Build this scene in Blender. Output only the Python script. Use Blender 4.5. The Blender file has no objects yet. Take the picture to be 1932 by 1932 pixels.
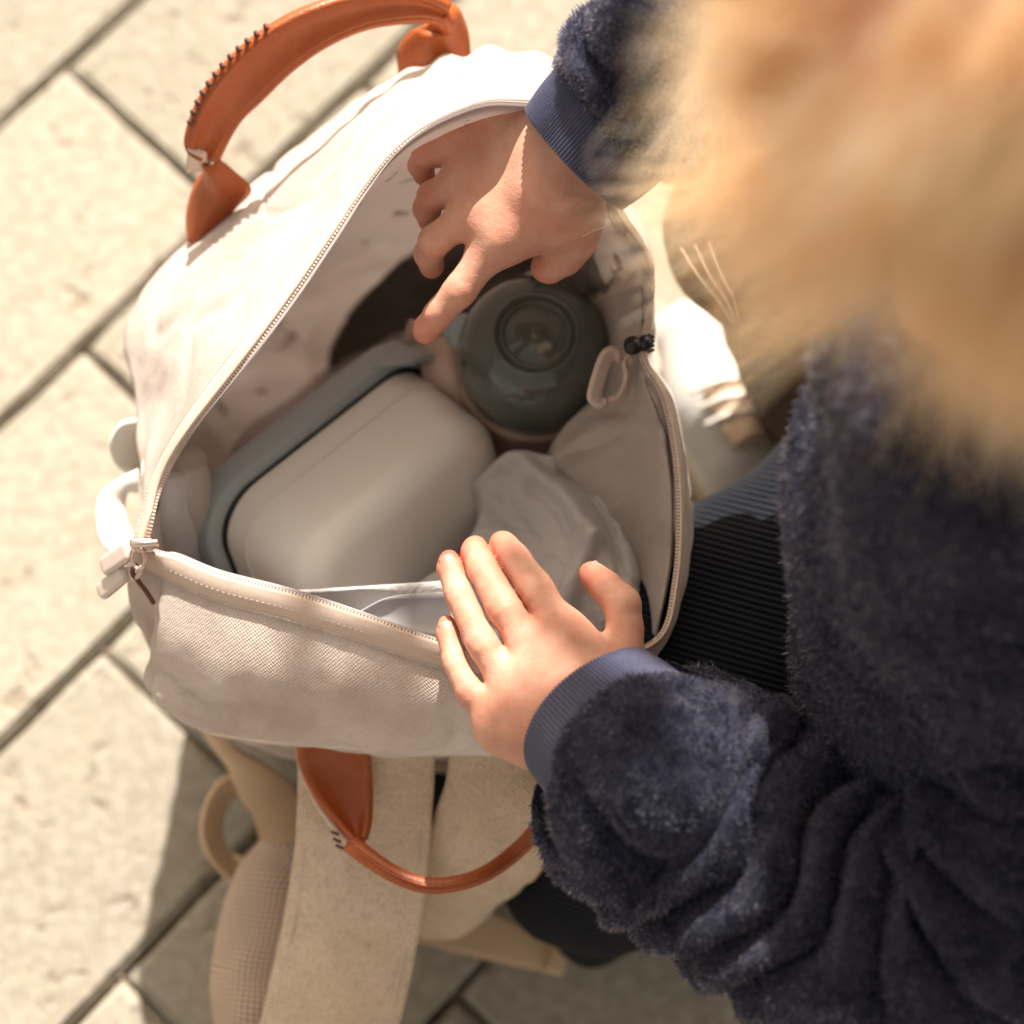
import bpy, math, random
import numpy as np
from mathutils import Vector, Matrix
random.seed(7)
rng = np.random.default_rng(7)
R = math.radians
scene = bpy.context.scene
COL = scene.collection

# ------------------------------------------------------------------ camera
TILT, CAMH, PX = 15.0, 1.20, 1932.0
cam_d = bpy.data.cameras.new('camera')
cam = bpy.data.objects.new('camera', cam_d)
COL.objects.link(cam)
cam.location = (0, 0, CAMH)
cam.rotation_euler = (R(TILT), 0, 0)
cam_d.sensor_width = 24.0
cam_d.sensor_height = 24.0
cam_d.lens = 50.0
cam_d.clip_start = 0.02
cam_d.clip_end = 200.0
cam_d.dof.use_dof = True
cam_d.dof.focus_distance = 0.90
cam_d.dof.aperture_fstop = 2.9
cam_d.dof.aperture_blades = 0
scene.camera = cam

# ------------------------------------------------------------------ light
SUN_AZ, SUN_EL = 4.0, 39.5          # azimuth from +Y, clockwise positive
sdir = Vector((math.sin(R(SUN_AZ)) * math.cos(R(SUN_EL)), math.cos(R(SUN_AZ)) * math.cos(R(SUN_EL)), math.sin(R(SUN_EL))))
world = bpy.data.worlds.new('World')
scene.world = world
world.use_nodes = True
wn = world.node_tree
bg = wn.nodes['Background']
sky = wn.nodes.new('ShaderNodeTexSky')
sky.sky_type = 'NISHITA'
sky.sun_disc = False
sky.sun_elevation = R(SUN_EL)
sky.sun_rotation = R(SUN_AZ % 360)
sky.dust_density = 3.0
hs = wn.nodes.new('ShaderNodeHueSaturation')
hs.inputs['Saturation'].default_value = 0.28
mw = wn.nodes.new('ShaderNodeMix'); mw.data_type = 'RGBA'; mw.blend_type = 'MULTIPLY'
mw.inputs[0].default_value = 1.0
mw.inputs[7].default_value = (1.0, 0.845, 0.67, 1)
wn.links.new(sky.outputs[0], hs.inputs['Color'])
wn.links.new(hs.outputs[0], mw.inputs[6])
wn.links.new(mw.outputs[2], bg.inputs[0])
bg.inputs[1].default_value = 0.11
sun_d = bpy.data.lights.new('sun', 'SUN')
sun_d.energy = 5.0
sun_d.angle = R(0.55)
sun_d.color = (1.0, 0.935, 0.85)
sun = bpy.data.objects.new('sun', sun_d)
sun.rotation_euler = sdir.to_track_quat('Z', 'Y').to_euler()
sun.location = (0, 0, 3)
COL.objects.link(sun)
vs = scene.view_settings
vs.view_transform = 'Standard'
vs.look = 'None'
vs.exposure = 1.17
vs.gamma = 1.0
scene.render.engine = 'CYCLES'
scene.cycles.max_bounces = 8
scene.cycles.transparent_max_bounces = 12
scene.cycles.use_denoising = True
scene.cycles.sample_clamp_indirect = 4.0
scene.cycles_curves.shape = 'RIBBONS'

# ------------------------------------------------------------------ geometry helpers
FPX = PX * 50.0 / 24.0
_ct, _st = math.cos(R(TILT)), math.sin(R(TILT))

def P(u, v, z):
    """world point at height z seen in direction (u, v): measured positions of the place"""
    dx, dy, dz = (u - PX / 2) / FPX, -(v - PX / 2) / FPX, -1.0
    y = dy * _ct - dz * _st
    zz = dy * _st + dz * _ct
    s = (z - CAMH) / zz
    return np.array([dx * s, y * s, z])

def PP(lst):
    return np.array([P(*t) for t in lst])

def cr(pts, n, closed=False):
    """Catmull-Rom resample to n points (any dimension), roughly even in arc length"""
    pts = np.asarray(pts, float)
    if closed:
        q = np.vstack([pts[-1], pts, pts[0], pts[1]])
        seg = len(pts)
    else:
        q = np.vstack([2 * pts[0] - pts[1], pts, 2 * pts[-1] - pts[-2]])
        seg = len(pts) - 1
    out = []
    M = 24
    for i in range(seg):
        p0, p1, p2, p3 = q[i], q[i + 1], q[i + 2], q[i + 3]
        t = np.linspace(0, 1, M, endpoint=False)[:, None]
        out.append(0.5 * ((2 * p1) + (-p0 + p2) * t + (2 * p0 - 5 * p1 + 4 * p2 - p3) * t ** 2 + (-p0 + 3 * p1 - 3 * p2 + p3) * t ** 3))
    out = np.vstack(out + [q[seg + 1][None] if not closed else pts[:1]])
    d = np.r_[0, np.cumsum(np.linalg.norm(np.diff(out[:, :3], axis=0), axis=1))]
    s = np.linspace(0, d[-1], n + 1)[:-1] if closed else np.linspace(0, d[-1], n)
    return np.stack([np.interp(s, d, out[:, k]) for k in range(out.shape[1])], 1)

def cr_param(pts, n, closed=False):
    """Catmull-Rom evaluated evenly in control index (keeps stations matched between rows)"""
    pts = np.asarray(pts, float)
    N = len(pts)
    t = np.linspace(0, N if closed else N - 1, n, endpoint=not closed)
    i = np.floor(t).astype(int)
    if not closed:
        i = np.minimum(i, N - 2)
    f = (t - i)[:, None]
    def g(k):
        if closed:
            return pts[k % N]
        a = np.clip(k, 0, N - 1)
        o = pts[a].copy()
        o[k < 0] = 2 * pts[0] - pts[1]
        o[k > N - 1] = 2 * pts[-1] - pts[-2]
        return o
    p0, p1, p2, p3 = g(i - 1), g(i), g(i + 1), g(i + 2)
    return 0.5 * ((2 * p1) + (-p0 + p2) * f + (2 * p0 - 5 * p1 + 4 * p2 - p3) * f ** 2 + (-p0 + 3 * p1 - 3 * p2 + p3) * f ** 3)

def _hash(ix, iy, iz, seed):
    h = (ix.astype(np.int64) * 374761393 + iy.astype(np.int64) * 668265263 + iz.astype(np.int64) * 2147483647 + seed * 1274126177) & 0xffffffff
    h = ((h ^ (h >> 13)) * 1274126177) & 0xffffffff
    h = h ^ (h >> 16)
    return (h & 0xffff) / 65535.0 * 2 - 1

def noise(p, freq=1.0, seed=0, octaves=1):
    p = np.asarray(p, float) * freq
    out = 0; amp = 1.0
    for o in range(octaves):
        i = np.floor(p).astype(int); f = p - i
        w = f * f * f * (f * (f * 6 - 15) + 10)
        r = 0
        for dx in (0, 1):
            for dy in (0, 1):
                for dz in (0, 1):
                    r = r + _hash(i[..., 0] + dx, i[..., 1] + dy, i[..., 2] + dz, seed + o) * \
                        (w[..., 0] if dx else 1 - w[..., 0]) * (w[..., 1] if dy else 1 - w[..., 1]) * (w[..., 2] if dz else 1 - w[..., 2])
        out = out + amp * r
        p = p * 2.03 + 11.3; amp *= 0.5
    return out

def nrm(v):
    v = np.asarray(v, float)
    return v / np.maximum(np.linalg.norm(v, axis=-1, keepdims=True), 1e-12)

def mk(name, V, Fc, mat=None, parent=None, smooth=True, uv=None, attrs=None, label=None, cat=None, group=None, kind=None):
    me = bpy.data.meshes.new(name)
    V = np.asarray(V, float)
    if isinstance(Fc, np.ndarray) and Fc.ndim == 2:
        k = Fc.shape[1]
        me.vertices.add(len(V)); me.vertices.foreach_set('co', V.ravel().astype(np.float32))
        me.loops.add(Fc.size); me.loops.foreach_set('vertex_index', Fc.ravel().astype(np.int32))
        me.polygons.add(len(Fc))
        me.polygons.foreach_set('loop_start', np.arange(0, Fc.size, k, dtype=np.int32))
        me.polygons.foreach_set('loop_total', np.full(len(Fc), k, dtype=np.int32))
        me.update(calc_edges=True)
        me.validate()
    else:
        me.from_pydata([tuple(x) for x in V], [], [tuple(int(a) for a in f) for f in Fc])
        me.update()
    if smooth:
        me.polygons.foreach_set('use_smooth', [True] * len(me.polygons))
    if uv is not None:
        ul = me.uv_layers.new(name='UVMap')
        idx = np.empty(len(me.loops), dtype=np.int32); me.loops.foreach_get('vertex_index', idx)
        ul.data.foreach_set('uv', np.asarray(uv)[idx].ravel().astype(np.float32))
    for an, av in (attrs or {}).items():
        a = me.attributes.new(an, 'FLOAT', 'POINT'); a.data.foreach_set('value', np.asarray(av, dtype=np.float32))
    o = bpy.data.objects.new(name, me); COL.objects.link(o)
    if mat: me.materials.append(mat)
    if parent: o.parent = parent
    tag(o, label, cat, group, kind)
    return o

def tag(o, label=None, cat=None, group=None, kind=None):
    if label: o['label'] = label
    if cat: o['category'] = cat
    if group: o['group'] = group
    if kind: o['kind'] = kind
    return o

def empty(name, loc, label=None, cat=None, group=None, kind=None):
    o = bpy.data.objects.new(name, None); COL.objects.link(o)
    o.empty_display_size = 0.02
    return tag(o, label, cat, group, kind)

def gridf(nu, nv, cu=False, cv=False, off=0):
    iu = np.arange(nu if cu else nu - 1); iv = np.arange(nv if cv else nv - 1)
    a, b = np.meshgrid(iu, iv, indexing='ij')
    a2, b2 = (a + 1) % nu, (b + 1) % nv
    return np.stack([a * nv + b, a2 * nv + b, a2 * nv + b2, a * nv + b2], -1).reshape(-1, 4) + off

def griduv(G):
    nu, nv = G.shape[:2]
    du = np.r_[0, np.cumsum(np.linalg.norm(np.diff(G[:, nv // 2], axis=0), axis=1))]
    dv = np.concatenate([np.zeros((nu, 1)), np.cumsum(np.linalg.norm(np.diff(G, axis=1), axis=2), axis=1)], 1)
    return np.stack([np.repeat(du[:, None], nv, 1), dv], -1).reshape(-1, 2)

def grid_normals(G, cu=False, cv=False):
    du = (np.roll(G, -1, 0) - np.roll(G, 1, 0)) if cu else np.gradient(G, axis=0)
    dv = (np.roll(G, -1, 1) - np.roll(G, 1, 1)) if cv else np.gradient(G, axis=1)
    return nrm(np.cross(du, dv))

def sheet(name, G, mat, parent=None, thick=0.0015, cu=False, **kw):
    """a grid surface with real thickness (closed shell)"""
    nu, nv = G.shape[:2]
    if thick == 0:
        return mk(name, G.reshape(-1, 3), gridf(nu, nv, cu), mat, parent, uv=griduv(G), **kw)
    N = grid_normals(G, cu=cu)
    A = G + N * thick / 2; B = G - N * thick / 2
    V = np.concatenate([A.reshape(-1, 3), B.reshape(-1, 3)])
    f1 = gridf(nu, nv, cu)
    f2 = gridf(nu, nv, cu, off=nu * nv)[:, ::-1]
    fs = [f1, f2]
    o2 = nu * nv
    iu = np.arange(nu if cu else nu - 1)
    a, b = iu * nv, ((iu + 1) % nu) * nv
    fs.append(np.stack([b, a, a + o2, b + o2], 1))
    a, b = a + nv - 1, b + nv - 1
    fs.append(np.stack([a, b, b + o2, a + o2], 1))
    if not cu:
        iv = np.arange(nv - 1)
        fs.append(np.stack([iv, iv + 1, iv + 1 + o2, iv + o2], 1))
        k = (nu - 1) * nv
        fs.append(np.stack([k + iv + 1, k + iv, k + iv + o2, k + iv + 1 + o2], 1))
    uv = griduv(G)
    return mk(name, V, np.concatenate(fs), mat, parent, uv=np.concatenate([uv, uv]), **kw)

def strip(name, L, Rr, mat, parent=None, thick=0.003, n=60, m=10, crown=0.0, wob=0.0, seed=1, **kw):
    """a strap between two edge polylines given in world points, with thickness"""
    L = cr(L, n); Rr = cr(Rr, n)
    t = np.linspace(0, 1, m)[None, :, None]
    G = L[:, None] * (1 - t) + Rr[:, None] * t
    N = grid_normals(G)
    if crown: G = G + N * (crown * (1 - (2 * t - 1) ** 2))
    if wob: G = G + N * (noise(G, 40, seed, 2)[..., None] * wob)
    return sheet(name, G, mat, parent, thick, **kw)

def frames(path):
    T = nrm(np.gradient(path, axis=0))
    u = np.cross(T[0], [0, 0, 1.0]);
    if np.linalg.norm(u) < 1e-3: u = np.cross(T[0], [0, 1.0, 0])
    u = nrm(u); U = [u]
    for i in range(1, len(path)):
        u = U[-1] - np.dot(U[-1], T[i]) * T[i]; u = nrm(u); U.append(u)
    U = np.array(U); W = np.cross(T, U)
    return T, U, W

def tube(name, path, rad, mat, parent=None, n=40, m=14, flat=1.0, up=None, closed=False, caps=True, resample=True, **kw):
    path = cr(path, n, closed) if resample else np.asarray(path, float)
    n = len(path)
    rad = np.interp(np.linspace(0, 1, n), np.linspace(0, 1, len(np.atleast_1d(rad))), np.atleast_1d(rad)) if np.ndim(rad) else np.full(n, rad)
    if closed:
        T = nrm(np.roll(path, -1, 0) - np.roll(path, 1, 0)); c = path.mean(0)
        U = nrm(path - c); U = nrm(U - (U * T).sum(1, keepdims=True) * T); W = np.cross(T, U)
    else:
        T, U, W = frames(path)
    if up is not None:
        W = np.asarray(up, float)[None] - (T @ np.asarray(up, float))[:, None] * T; W = nrm(W); U = np.cross(W, T)
    a = np.linspace(0, 2 * math.pi, m, endpoint=False)
    G = path[:, None] + rad[:, None, None] * (np.cos(a)[None, :, None] * U[:, None] + flat * np.sin(a)[None, :, None] * W[:, None])
    F = gridf(n, m, closed, True)[:, ::-1]
    V = G.reshape(-1, 3); uv = griduv(G)
    Fl = [tuple(f) for f in F]
    if caps and not closed:
        Fl += [tuple(range(m))[::-1], tuple(range((n - 1) * m, n * m))]
    return mk(name, V, Fl, mat, parent, uv=uv, **kw)

def lathe(name, prof, c, mat, parent=None, m=96, axis=None, ripple=None, **kw):
    prof = np.asarray(prof, float)
    a = np.linspace(0, 2 * math.pi, m, endpoint=False)
    G = np.zeros((len(prof), m, 3))
    G[..., 0] = prof[:, :1] * np.cos(a); G[..., 1] = prof[:, :1] * np.sin(a); G[..., 2] = prof[:, 1:2]
    V = G.reshape(-1, 3)
    if axis is not None:
        q = Vector((0, 0, 1)).rotation_difference(Vector(axis)).to_matrix()
        V = V @ np.array(q).T
    V = V + np.asarray(c)
    F = gridf(len(prof), m, False, True)[:, ::-1]
    return mk(name, V, F, mat, parent, **kw)

def rrect(w, h, r, n=96):
    """rounded-rectangle loop, n points, even in arc"""
    r = min(r, w / 2 - 1e-5, h / 2 - 1e-5)
    pts = []
    for cx, cy, a0 in ((w / 2 - r, h / 2 - r, 0), (-w / 2 + r, h / 2 - r, 90), (-w / 2 + r, -h / 2 + r, 180), (w / 2 - r, -h / 2 + r, 270)):
        for k in range(13):
            a = R(a0 + 90 * k / 12); pts.append((cx + r * math.cos(a), cy + r * math.sin(a)))
    pts = np.array(pts + [pts[0]])
    d = np.r_[0, np.cumsum(np.linalg.norm(np.diff(pts, axis=0), axis=1))]
    s = np.linspace(0, d[-1], n, endpoint=False)
    return np.stack([np.interp(s, d, pts[:, 0]), np.interp(s, d, pts[:, 1])], 1)

def loft2d(name, rows, O, X, Y, Z, mat, parent=None, close_end=True, close_start=True, **kw):
    """rows: list of (loop2d, height) in the frame O, X, Y, Z"""
    n = len(rows[0][0])
    G = np.array([O + l[:, :1] * X + l[:, 1:] * Y + h * Z for l, h in rows])
    Fl = [tuple(f) for f in gridf(len(rows), n, False, True)[:, ::-1]]
    V = G.reshape(-1, 3)
    for want, o_, flip in ((close_start, 0, True), (close_end, (len(rows) - 1) * n, False)):
        if want:
            c_i = len(V); V = np.vstack([V, V[o_:o_ + n].mean(0)])
            Fl += [((o_ + (k + 1) % n, o_ + k, c_i) if flip else (o_ + k, o_ + (k + 1) % n, c_i)) for k in range(n)]
    return mk(name, V, Fl, mat, parent, **kw)

def surface_nets(f, lo, hi, h):
    lo = np.array(lo, float); hi = np.array(hi, float)
    n = np.ceil((hi - lo) / h).astype(int) + 1
    ax = [lo[k] + h * np.arange(n[k]) for k in range(3)]
    F = np.empty(tuple(n), np.float32)
    Y, Z = np.meshgrid(ax[1], ax[2], indexing='ij')
    step = max(1, int(400000 / (n[1] * n[2])))
    for i in range(0, n[0], step):
        xs = ax[0][i:i + step]
        p = np.empty((len(xs), n[1], n[2], 3)); p[..., 0] = xs[:, None, None]; p[..., 1] = Y; p[..., 2] = Z
        F[i:i + step] = f(p.reshape(-1, 3)).reshape(len(xs), n[1], n[2])
    S = F < 0
    c = np.zeros(tuple(n - 1), np.int8)
    for dx in (0, 1):
        for dy in (0, 1):
            for dz in (0, 1):
                c += S[dx:n[0] - 1 + dx, dy:n[1] - 1 + dy, dz:n[2] - 1 + dz]
    I = np.argwhere((c > 0) & (c < 8))
    idx = -np.ones(tuple(n - 1), np.int64); idx[I[:, 0], I[:, 1], I[:, 2]] = np.arange(len(I))
    acc = np.zeros((len(I), 3)); cnt = np.zeros(len(I))
    cor = [(0, 0, 0), (1, 0, 0), (0, 1, 0), (1, 1, 0), (0, 0, 1), (1, 0, 1), (0, 1, 1), (1, 1, 1)]
    for a in range(8):
        for b in range(a + 1, 8):
            ca, cb = np.array(cor[a]), np.array(cor[b])
            if np.abs(ca - cb).sum() != 1: continue
            fa = F[I[:, 0] + ca[0], I[:, 1] + ca[1], I[:, 2] + ca[2]]; fb = F[I[:, 0] + cb[0], I[:, 1] + cb[1], I[:, 2] + cb[2]]
            m = (fa < 0) != (fb < 0)
            t = np.where(m, fa / np.where(m, fa - fb, 1), 0)
            acc += np.where(m[:, None], ca + (cb - ca) * t[:, None], 0); cnt += m
    V = lo + (I + acc / cnt[:, None]) * h
    Q = []
    for k in range(3):
        sl0 = [slice(1, -1)] * 3; sl1 = [slice(1, -1)] * 3
        sl0[k] = slice(0, -1); sl1[k] = slice(1, None)
        s0, s1 = S[tuple(sl0)], S[tuple(sl1)]
        E = np.argwhere(s0 != s1)
        if not len(E): continue
        inside0 = s0[E[:, 0], E[:, 1], E[:, 2]]
        B = E.copy()
        for j in range(3):
            if j != k: B[:, j] += 1
        a1, a2 = (k + 1) % 3, (k + 2) % 3
        e1 = np.zeros(3, int); e1[a1] = 1
        e2 = np.zeros(3, int); e2[a2] = 1
        q = [B - e1 - e2, B - e2, B, B - e1]
        q = np.stack([idx[x[:, 0], x[:, 1], x[:, 2]] for x in q], 1)
        q[~inside0] = q[~inside0][:, ::-1]
        Q.append(q)
    Q = np.concatenate(Q)
    Q = Q[(Q >= 0).all(1)]
    return V, Q

def capsule(p, a, b, r1, r2):
    a = np.asarray(a, float); b = np.asarray(b, float); ab = b - a
    t = np.clip(((p - a) @ ab) / max(ab @ ab, 1e-12), 0, 1)
    d = p - a - t[:, None] * ab
    return np.sqrt((d * d).sum(1)) - (r1 + (r2 - r1) * t)

def smin(a, b, k):
    h = np.maximum(k - np.abs(a - b), 0) / k
    return np.minimum(a, b) - h * h * k * 0.25

def ellipsoid(p, c, r, M=None):
    q = p - np.asarray(c)
    if M is not None: q = q @ M
    r = np.asarray(r, float)
    k0 = np.linalg.norm(q / r, axis=1); k1 = np.linalg.norm(q / r ** 2, axis=1)
    return k0 * (k0 - 1) / np.maximum(k1, 1e-9)

def sample_surface(V, Q, n, keep=None):
    """random points and normals on a quad mesh"""
    a, b, c, d = V[Q[:, 0]], V[Q[:, 1]], V[Q[:, 2]], V[Q[:, 3]]
    nn = np.cross(c - a, d - b); ar = np.linalg.norm(nn, axis=1) / 2
    N = nn / np.maximum(2 * ar[:, None], 1e-12)
    if keep is not None: ar = ar * keep((a + c) / 2, N)
    i = rng.choice(len(Q), n, p=ar / ar.sum())
    s, t = rng.random((2, n, 1))
    return (a[i] * (1 - s) + b[i] * s) * (1 - t) + (d[i] * (1 - s) + c[i] * s) * t, N[i]

def curves(name, pts, rad, mat, parent=None, **kw):
    """pts (n, k, 3) strands, rad (k,) or (n,k)"""
    n, k = pts.shape[:2]
    hc = bpy.data.hair_curves.new(name)
    hc.add_curves([k] * n)
    hc.position_data.foreach_set('vector', pts.astype(np.float32).ravel())
    at = hc.attributes.get('radius') or hc.attributes.new('radius', 'FLOAT', 'POINT')
    at.data.foreach_set('value', np.broadcast_to(rad, (n, k)).astype(np.float32).ravel())
    hc.materials.append(mat)
    o = bpy.data.objects.new(name, hc); COL.objects.link(o)
    if parent: o.parent = parent
    return tag(o, **kw)

# ------------------------------------------------------------------ materials
class NT:
    def __init__(s, name):
        s.m = bpy.data.materials.new(name); s.m.use_nodes = True
        s.t = s.m.node_tree; s.b = s.t.nodes['Principled BSDF']; s.out = s.t.nodes['Material Output']
    def n(s, typ, **kw):
        o = s.t.nodes.new('ShaderNode' + typ)
        for k, v in kw.items(): setattr(o, k, v)
        return o
    def l(s, a, b): s.t.links.new(a, b)
    def val(s, x, sock):
        if hasattr(x, 'links') or hasattr(x, 'is_linked'): s.l(x, sock)
        else: sock.default_value = x
    def math(s, op, a, b=0.0, c=0.0):
        o = s.n('Math', operation=op); s.val(a, o.inputs[0]); s.val(b, o.inputs[1]); s.val(c, o.inputs[2]); return o.outputs[0]
    def noise(s, scale, detail=2, rough=.5, vec=None, dist=0):
        o = s.n('TexNoise'); o.inputs['Scale'].default_value = scale; o.inputs['Detail'].default_value = detail
        o.inputs['Roughness'].default_value = rough; o.inputs['Distortion'].default_value = dist
        if vec is None: vec = s.n('TexCoord').outputs['Object']
        s.l(vec, o.inputs['Vector']); return o.outputs['Fac']
    def ramp(s, f, stops):
        o = s.n('ValToRGB'); s.l(f, o.inputs[0]); e = o.color_ramp.elements
        e[0].position, e[0].color = stops[0][0], (*stops[0][1], 1)
        e[1].position, e[1].color = stops[-1][0], (*stops[-1][1], 1)
        for p, c in stops[1:-1]:
            x = e.new(p); x.color = (*c, 1)
        return o.outputs[0]
    def mix(s, f, a, b, mode='MIX'):
        o = s.n('Mix', data_type='RGBA', blend_type=mode)
        s.val(f, o.inputs[0])
        for x, k in ((a, 6), (b, 7)):
            if isinstance(x, tuple): o.inputs[k].default_value = (*x, 1) if len(x) == 3 else x
            else: s.l(x, o.inputs[k])
        return o.outputs[2]
    def bump(s, h, dist, strength=1.0, prev=None):
        o = s.n('Bump'); o.inputs['Distance'].default_value = dist; o.inputs['Strength'].default_value = strength
        s.l(h, o.inputs['Height'])
        if prev is not None: s.l(prev, o.inputs['Normal'])
        s.l(o.outputs[0], s.b.inputs['Normal']); return o.outputs[0]
    def set(s, **kw):
        for k, v in kw.items():
            i = s.b.inputs[k.replace('_', ' ')]
            if isinstance(v, tuple): i.default_value = tuple(v[:3]) + ((1,) if len(i.default_value) == 4 else ())
            elif hasattr(v, 'is_linked'): s.l(v, i)
            else: i.default_value = v
        return s

def weave_mat(name, c1, c2, period=0.0016, fleck=0.35, bump=0.0004, rough=.9, trans=0.0, gap=(.25, .17, .12), gapamt=.55, sheen=0.15):
    t = NT(name)
    uv = t.n('UVMap').outputs[0]
    sp = t.n('SeparateXYZ'); t.l(uv, sp.inputs[0])
    w = t.noise(300, 2, vec=None)
    k = 2 * math.pi / period
    wob = t.math('MULTIPLY', t.math('SUBTRACT', w, .5), 1.4)
    x = t.math('ADD', t.math('MULTIPLY', sp.outputs[0], k), wob)
    y = t.math('ADD', t.math('MULTIPLY', sp.outputs[1], k), wob)
    h = t.math('ADD', t.math('MULTIPLY', t.math('MULTIPLY', t.math('SINE', x), t.math('SINE', y)), .5), .5)
    h2 = t.math('ADD', h, t.math('MULTIPLY', t.math('SUBTRACT', t.noise(520, 3), .5), 1.1))
    big = t.noise(22, 4, .6)
    base = t.mix(t.ramp(big, [(.35, (0, 0, 0)), (.65, (1, 1, 1))]), c1, c2)
    base = t.mix(t.math('MULTIPLY', t.ramp(t.noise(260, 3, .7), [(.56, (0, 0, 0)), (.72, (1, 1, 1))]), fleck), base, gap)
    hole = t.ramp(h2, [(.05, (1, 1, 1)), (.38, (0, 0, 0))])
    col = t.mix(t.math('MULTIPLY', hole, gapamt), base, gap)
    t.set(Base_Color=col, Roughness=rough, Sheen_Weight=sheen, Sheen_Roughness=.6, Specular_IOR_Level=.2)
    t.bump(h2, bump)
    if trans:
        tr = t.n('BsdfTranslucent'); t.l(base, tr.inputs[0])
        mx = t.n('MixShader'); mx.inputs[0].default_value = trans
        t.l(t.b.outputs[0], mx.inputs[1]); t.l(tr.outputs[0], mx.inputs[2]); t.l(mx.outputs[0], t.out.inputs[0])
    return t.m

M = {}
M['canvas'] = weave_mat('canvas_ecru', (.62, .50, .43), (.80, .71, .64), .0017, .25, .0004, trans=.30, gapamt=.45, gap=(.40, .27, .20))
M['strap'] = weave_mat('strap_canvas', (.72, .55, .39), (.80, .64, .48), .0021, .4, .0006, gap=(.22, .14, .09), gapamt=.75)
M['webbing'] = weave_mat('webbing_tan', (.62, .42, .25), (.66, .47, .30), .0011, .12, .0002, gap=(.35, .2, .1), gapamt=.35)
M['white_webbing'] = weave_mat('webbing_white', (.78, .74, .68), (.82, .78, .72), .0012, .05, .0002, gap=(.5, .4, .35), gapamt=.3)
M['tape'] = weave_mat('zipper_tape', (.62, .47, .38), (.66, .52, .43), .0009, .08, .0002, gap=(.4, .25, .2), gapamt=.3)

def mat_lining():
    t = NT('lining_nylon')
    uv = t.n('UVMap').outputs[0]
    n = t.noise(14, 3, .6)
    col = t.mix(n, (.58, .54, .54), (.65, .61, .61))
    v = t.n('TexVoronoi'); v.inputs['Scale'].default_value = 52; v.inputs['Randomness'].default_value = 1
    mp = t.n('Mapping'); t.l(uv, mp.inputs[0]); mp.inputs['Scale'].default_value = (1.5, .75, 1); mp.inputs['Rotation'].default_value = (0, 0, .35)
    ns = t.n('TexNoise'); ns.inputs['Scale'].default_value = 60; t.l(uv, ns.inputs['Vector'])
    ad = t.n('MixRGB'); ad.blend_type = 'ADD'; ad.inputs[0].default_value = .035; t.l(mp.outputs[0], ad.inputs[1]); t.l(ns.outputs['Color'], ad.inputs[2])
    t.l(ad.outputs[0], v.inputs['Vector'])
    rnd = t.n('SeparateColor'); t.l(v.outputs['Color'], rnd.inputs[0])
    size = t.math('MULTIPLY', t.math('SUBTRACT', rnd.outputs[0], .45), .62)
    sp = t.math('LESS_THAN', v.outputs['Distance'], size)
    soft = t.math('MULTIPLY', sp, t.math('ADD', .6, t.math('MULTIPLY', rnd.outputs[1], .35)))
    col = t.mix(soft, col, (.16, .13, .12))
    t.set(Base_Color=col, Roughness=.55, Specular_IOR_Level=.4)
    t.bump(t.noise(9, 3, .6, dist=.5), .006, .5)
    tr = t.n('BsdfTranslucent'); t.l(col, tr.inputs[0])
    mx = t.n('MixShader'); mx.inputs[0].default_value = .5
    t.l(t.b.outputs[0], mx.inputs[1]); t.l(tr.outputs[0], mx.inputs[2]); t.l(mx.outputs[0], t.out.inputs[0])
    return t.m
M['lining'] = mat_lining()

def mat_nylon(name, c, rough=.45, bump=.002):
    t = NT(name)
    uv = t.n('TexCoord').outputs['Object']
    w = t.noise(1400, 1)
    t.set(Base_Color=t.mix(t.noise(20, 3), tuple(x * .9 for x in c), c), Roughness=rough, Sheen_Weight=.15, Specular_IOR_Level=.45)
    b = t.bump(w, .00012)
    t.bump(t.noise(55, 3, .6, dist=1.0), bump, .6, prev=b)
    return t.m
M['cloth'] = mat_nylon('grey_nylon', (.56, .53, .51), .34, .004)
M['brown_nylon'] = mat_nylon('taupe_nylon', (.47, .415, .365), .38)
M['shade_dark'] = mat_nylon('shade_dark', (.13, .115, .105), .6)  # dark colour for the sheet that paints shade inside the bag

def mat_leather():
    t = NT('cognac_leather')
    big = t.noise(30, 4, .6)
    col = t.mix(big, (.28, .052, .008), (.42, .098, .016))
    v = t.n('TexVoronoi'); v.inputs['Scale'].default_value = 900; t.l(t.n('TexCoord').outputs['Object'], v.inputs['Vector'])
    col = t.mix(t.math('MULTIPLY', t.ramp(t.noise(420, 3, .7), [(.5, (0, 0, 0)), (.75, (1, 1, 1))]), .35), col, (.18, .04, .01))
    t.set(Base_Color=col, Roughness=.42, Specular_IOR_Level=.5)
    b = t.bump(v.outputs['Distance'], .0003, .4)
    t.bump(t.noise(120, 4, .6), .0008, .6, prev=b)
    return t.m
M['leather'] = mat_leather()

def mat_plain(name, c, rough=.5, bump=0, bscale=300, metallic=0, spec=.5, coat=0, var=.12, trans=0, sss=0):
    t = NT(name)
    f = t.noise(25, 4, .6)
    t.set(Base_Color=t.mix(f, tuple(x * (1 - var) for x in c), tuple(min(1, x * (1 + var)) for x in c)), Roughness=rough, Metallic=metallic, Specular_IOR_Level=spec, Coat_Weight=coat)
    if trans: t.set(Transmission_Weight=trans)
    if sss: t.set(Subsurface_Weight=sss, Subsurface_Radius=(.004, .003, .002), Subsurface_Scale=1.0)
    if bump: t.bump(t.noise(bscale, 3), bump)
    return t.m
M['box_body'] = mat_plain('box_greige_plastic', (.90, .87, .80), .34, .00006, 700, var=.03, sss=.1)
M['box_lid'] = mat_plain('box_lid_grey', (.36, .41, .42), .5, .0001, 700, var=.05)
M['gasket'] = mat_plain('black_rubber', (.012, .012, .012), .5)
M['bottle_lid'] = mat_plain('smoke_plastic', (.085, .100, .082), .16, var=.10, coat=.5)
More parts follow.
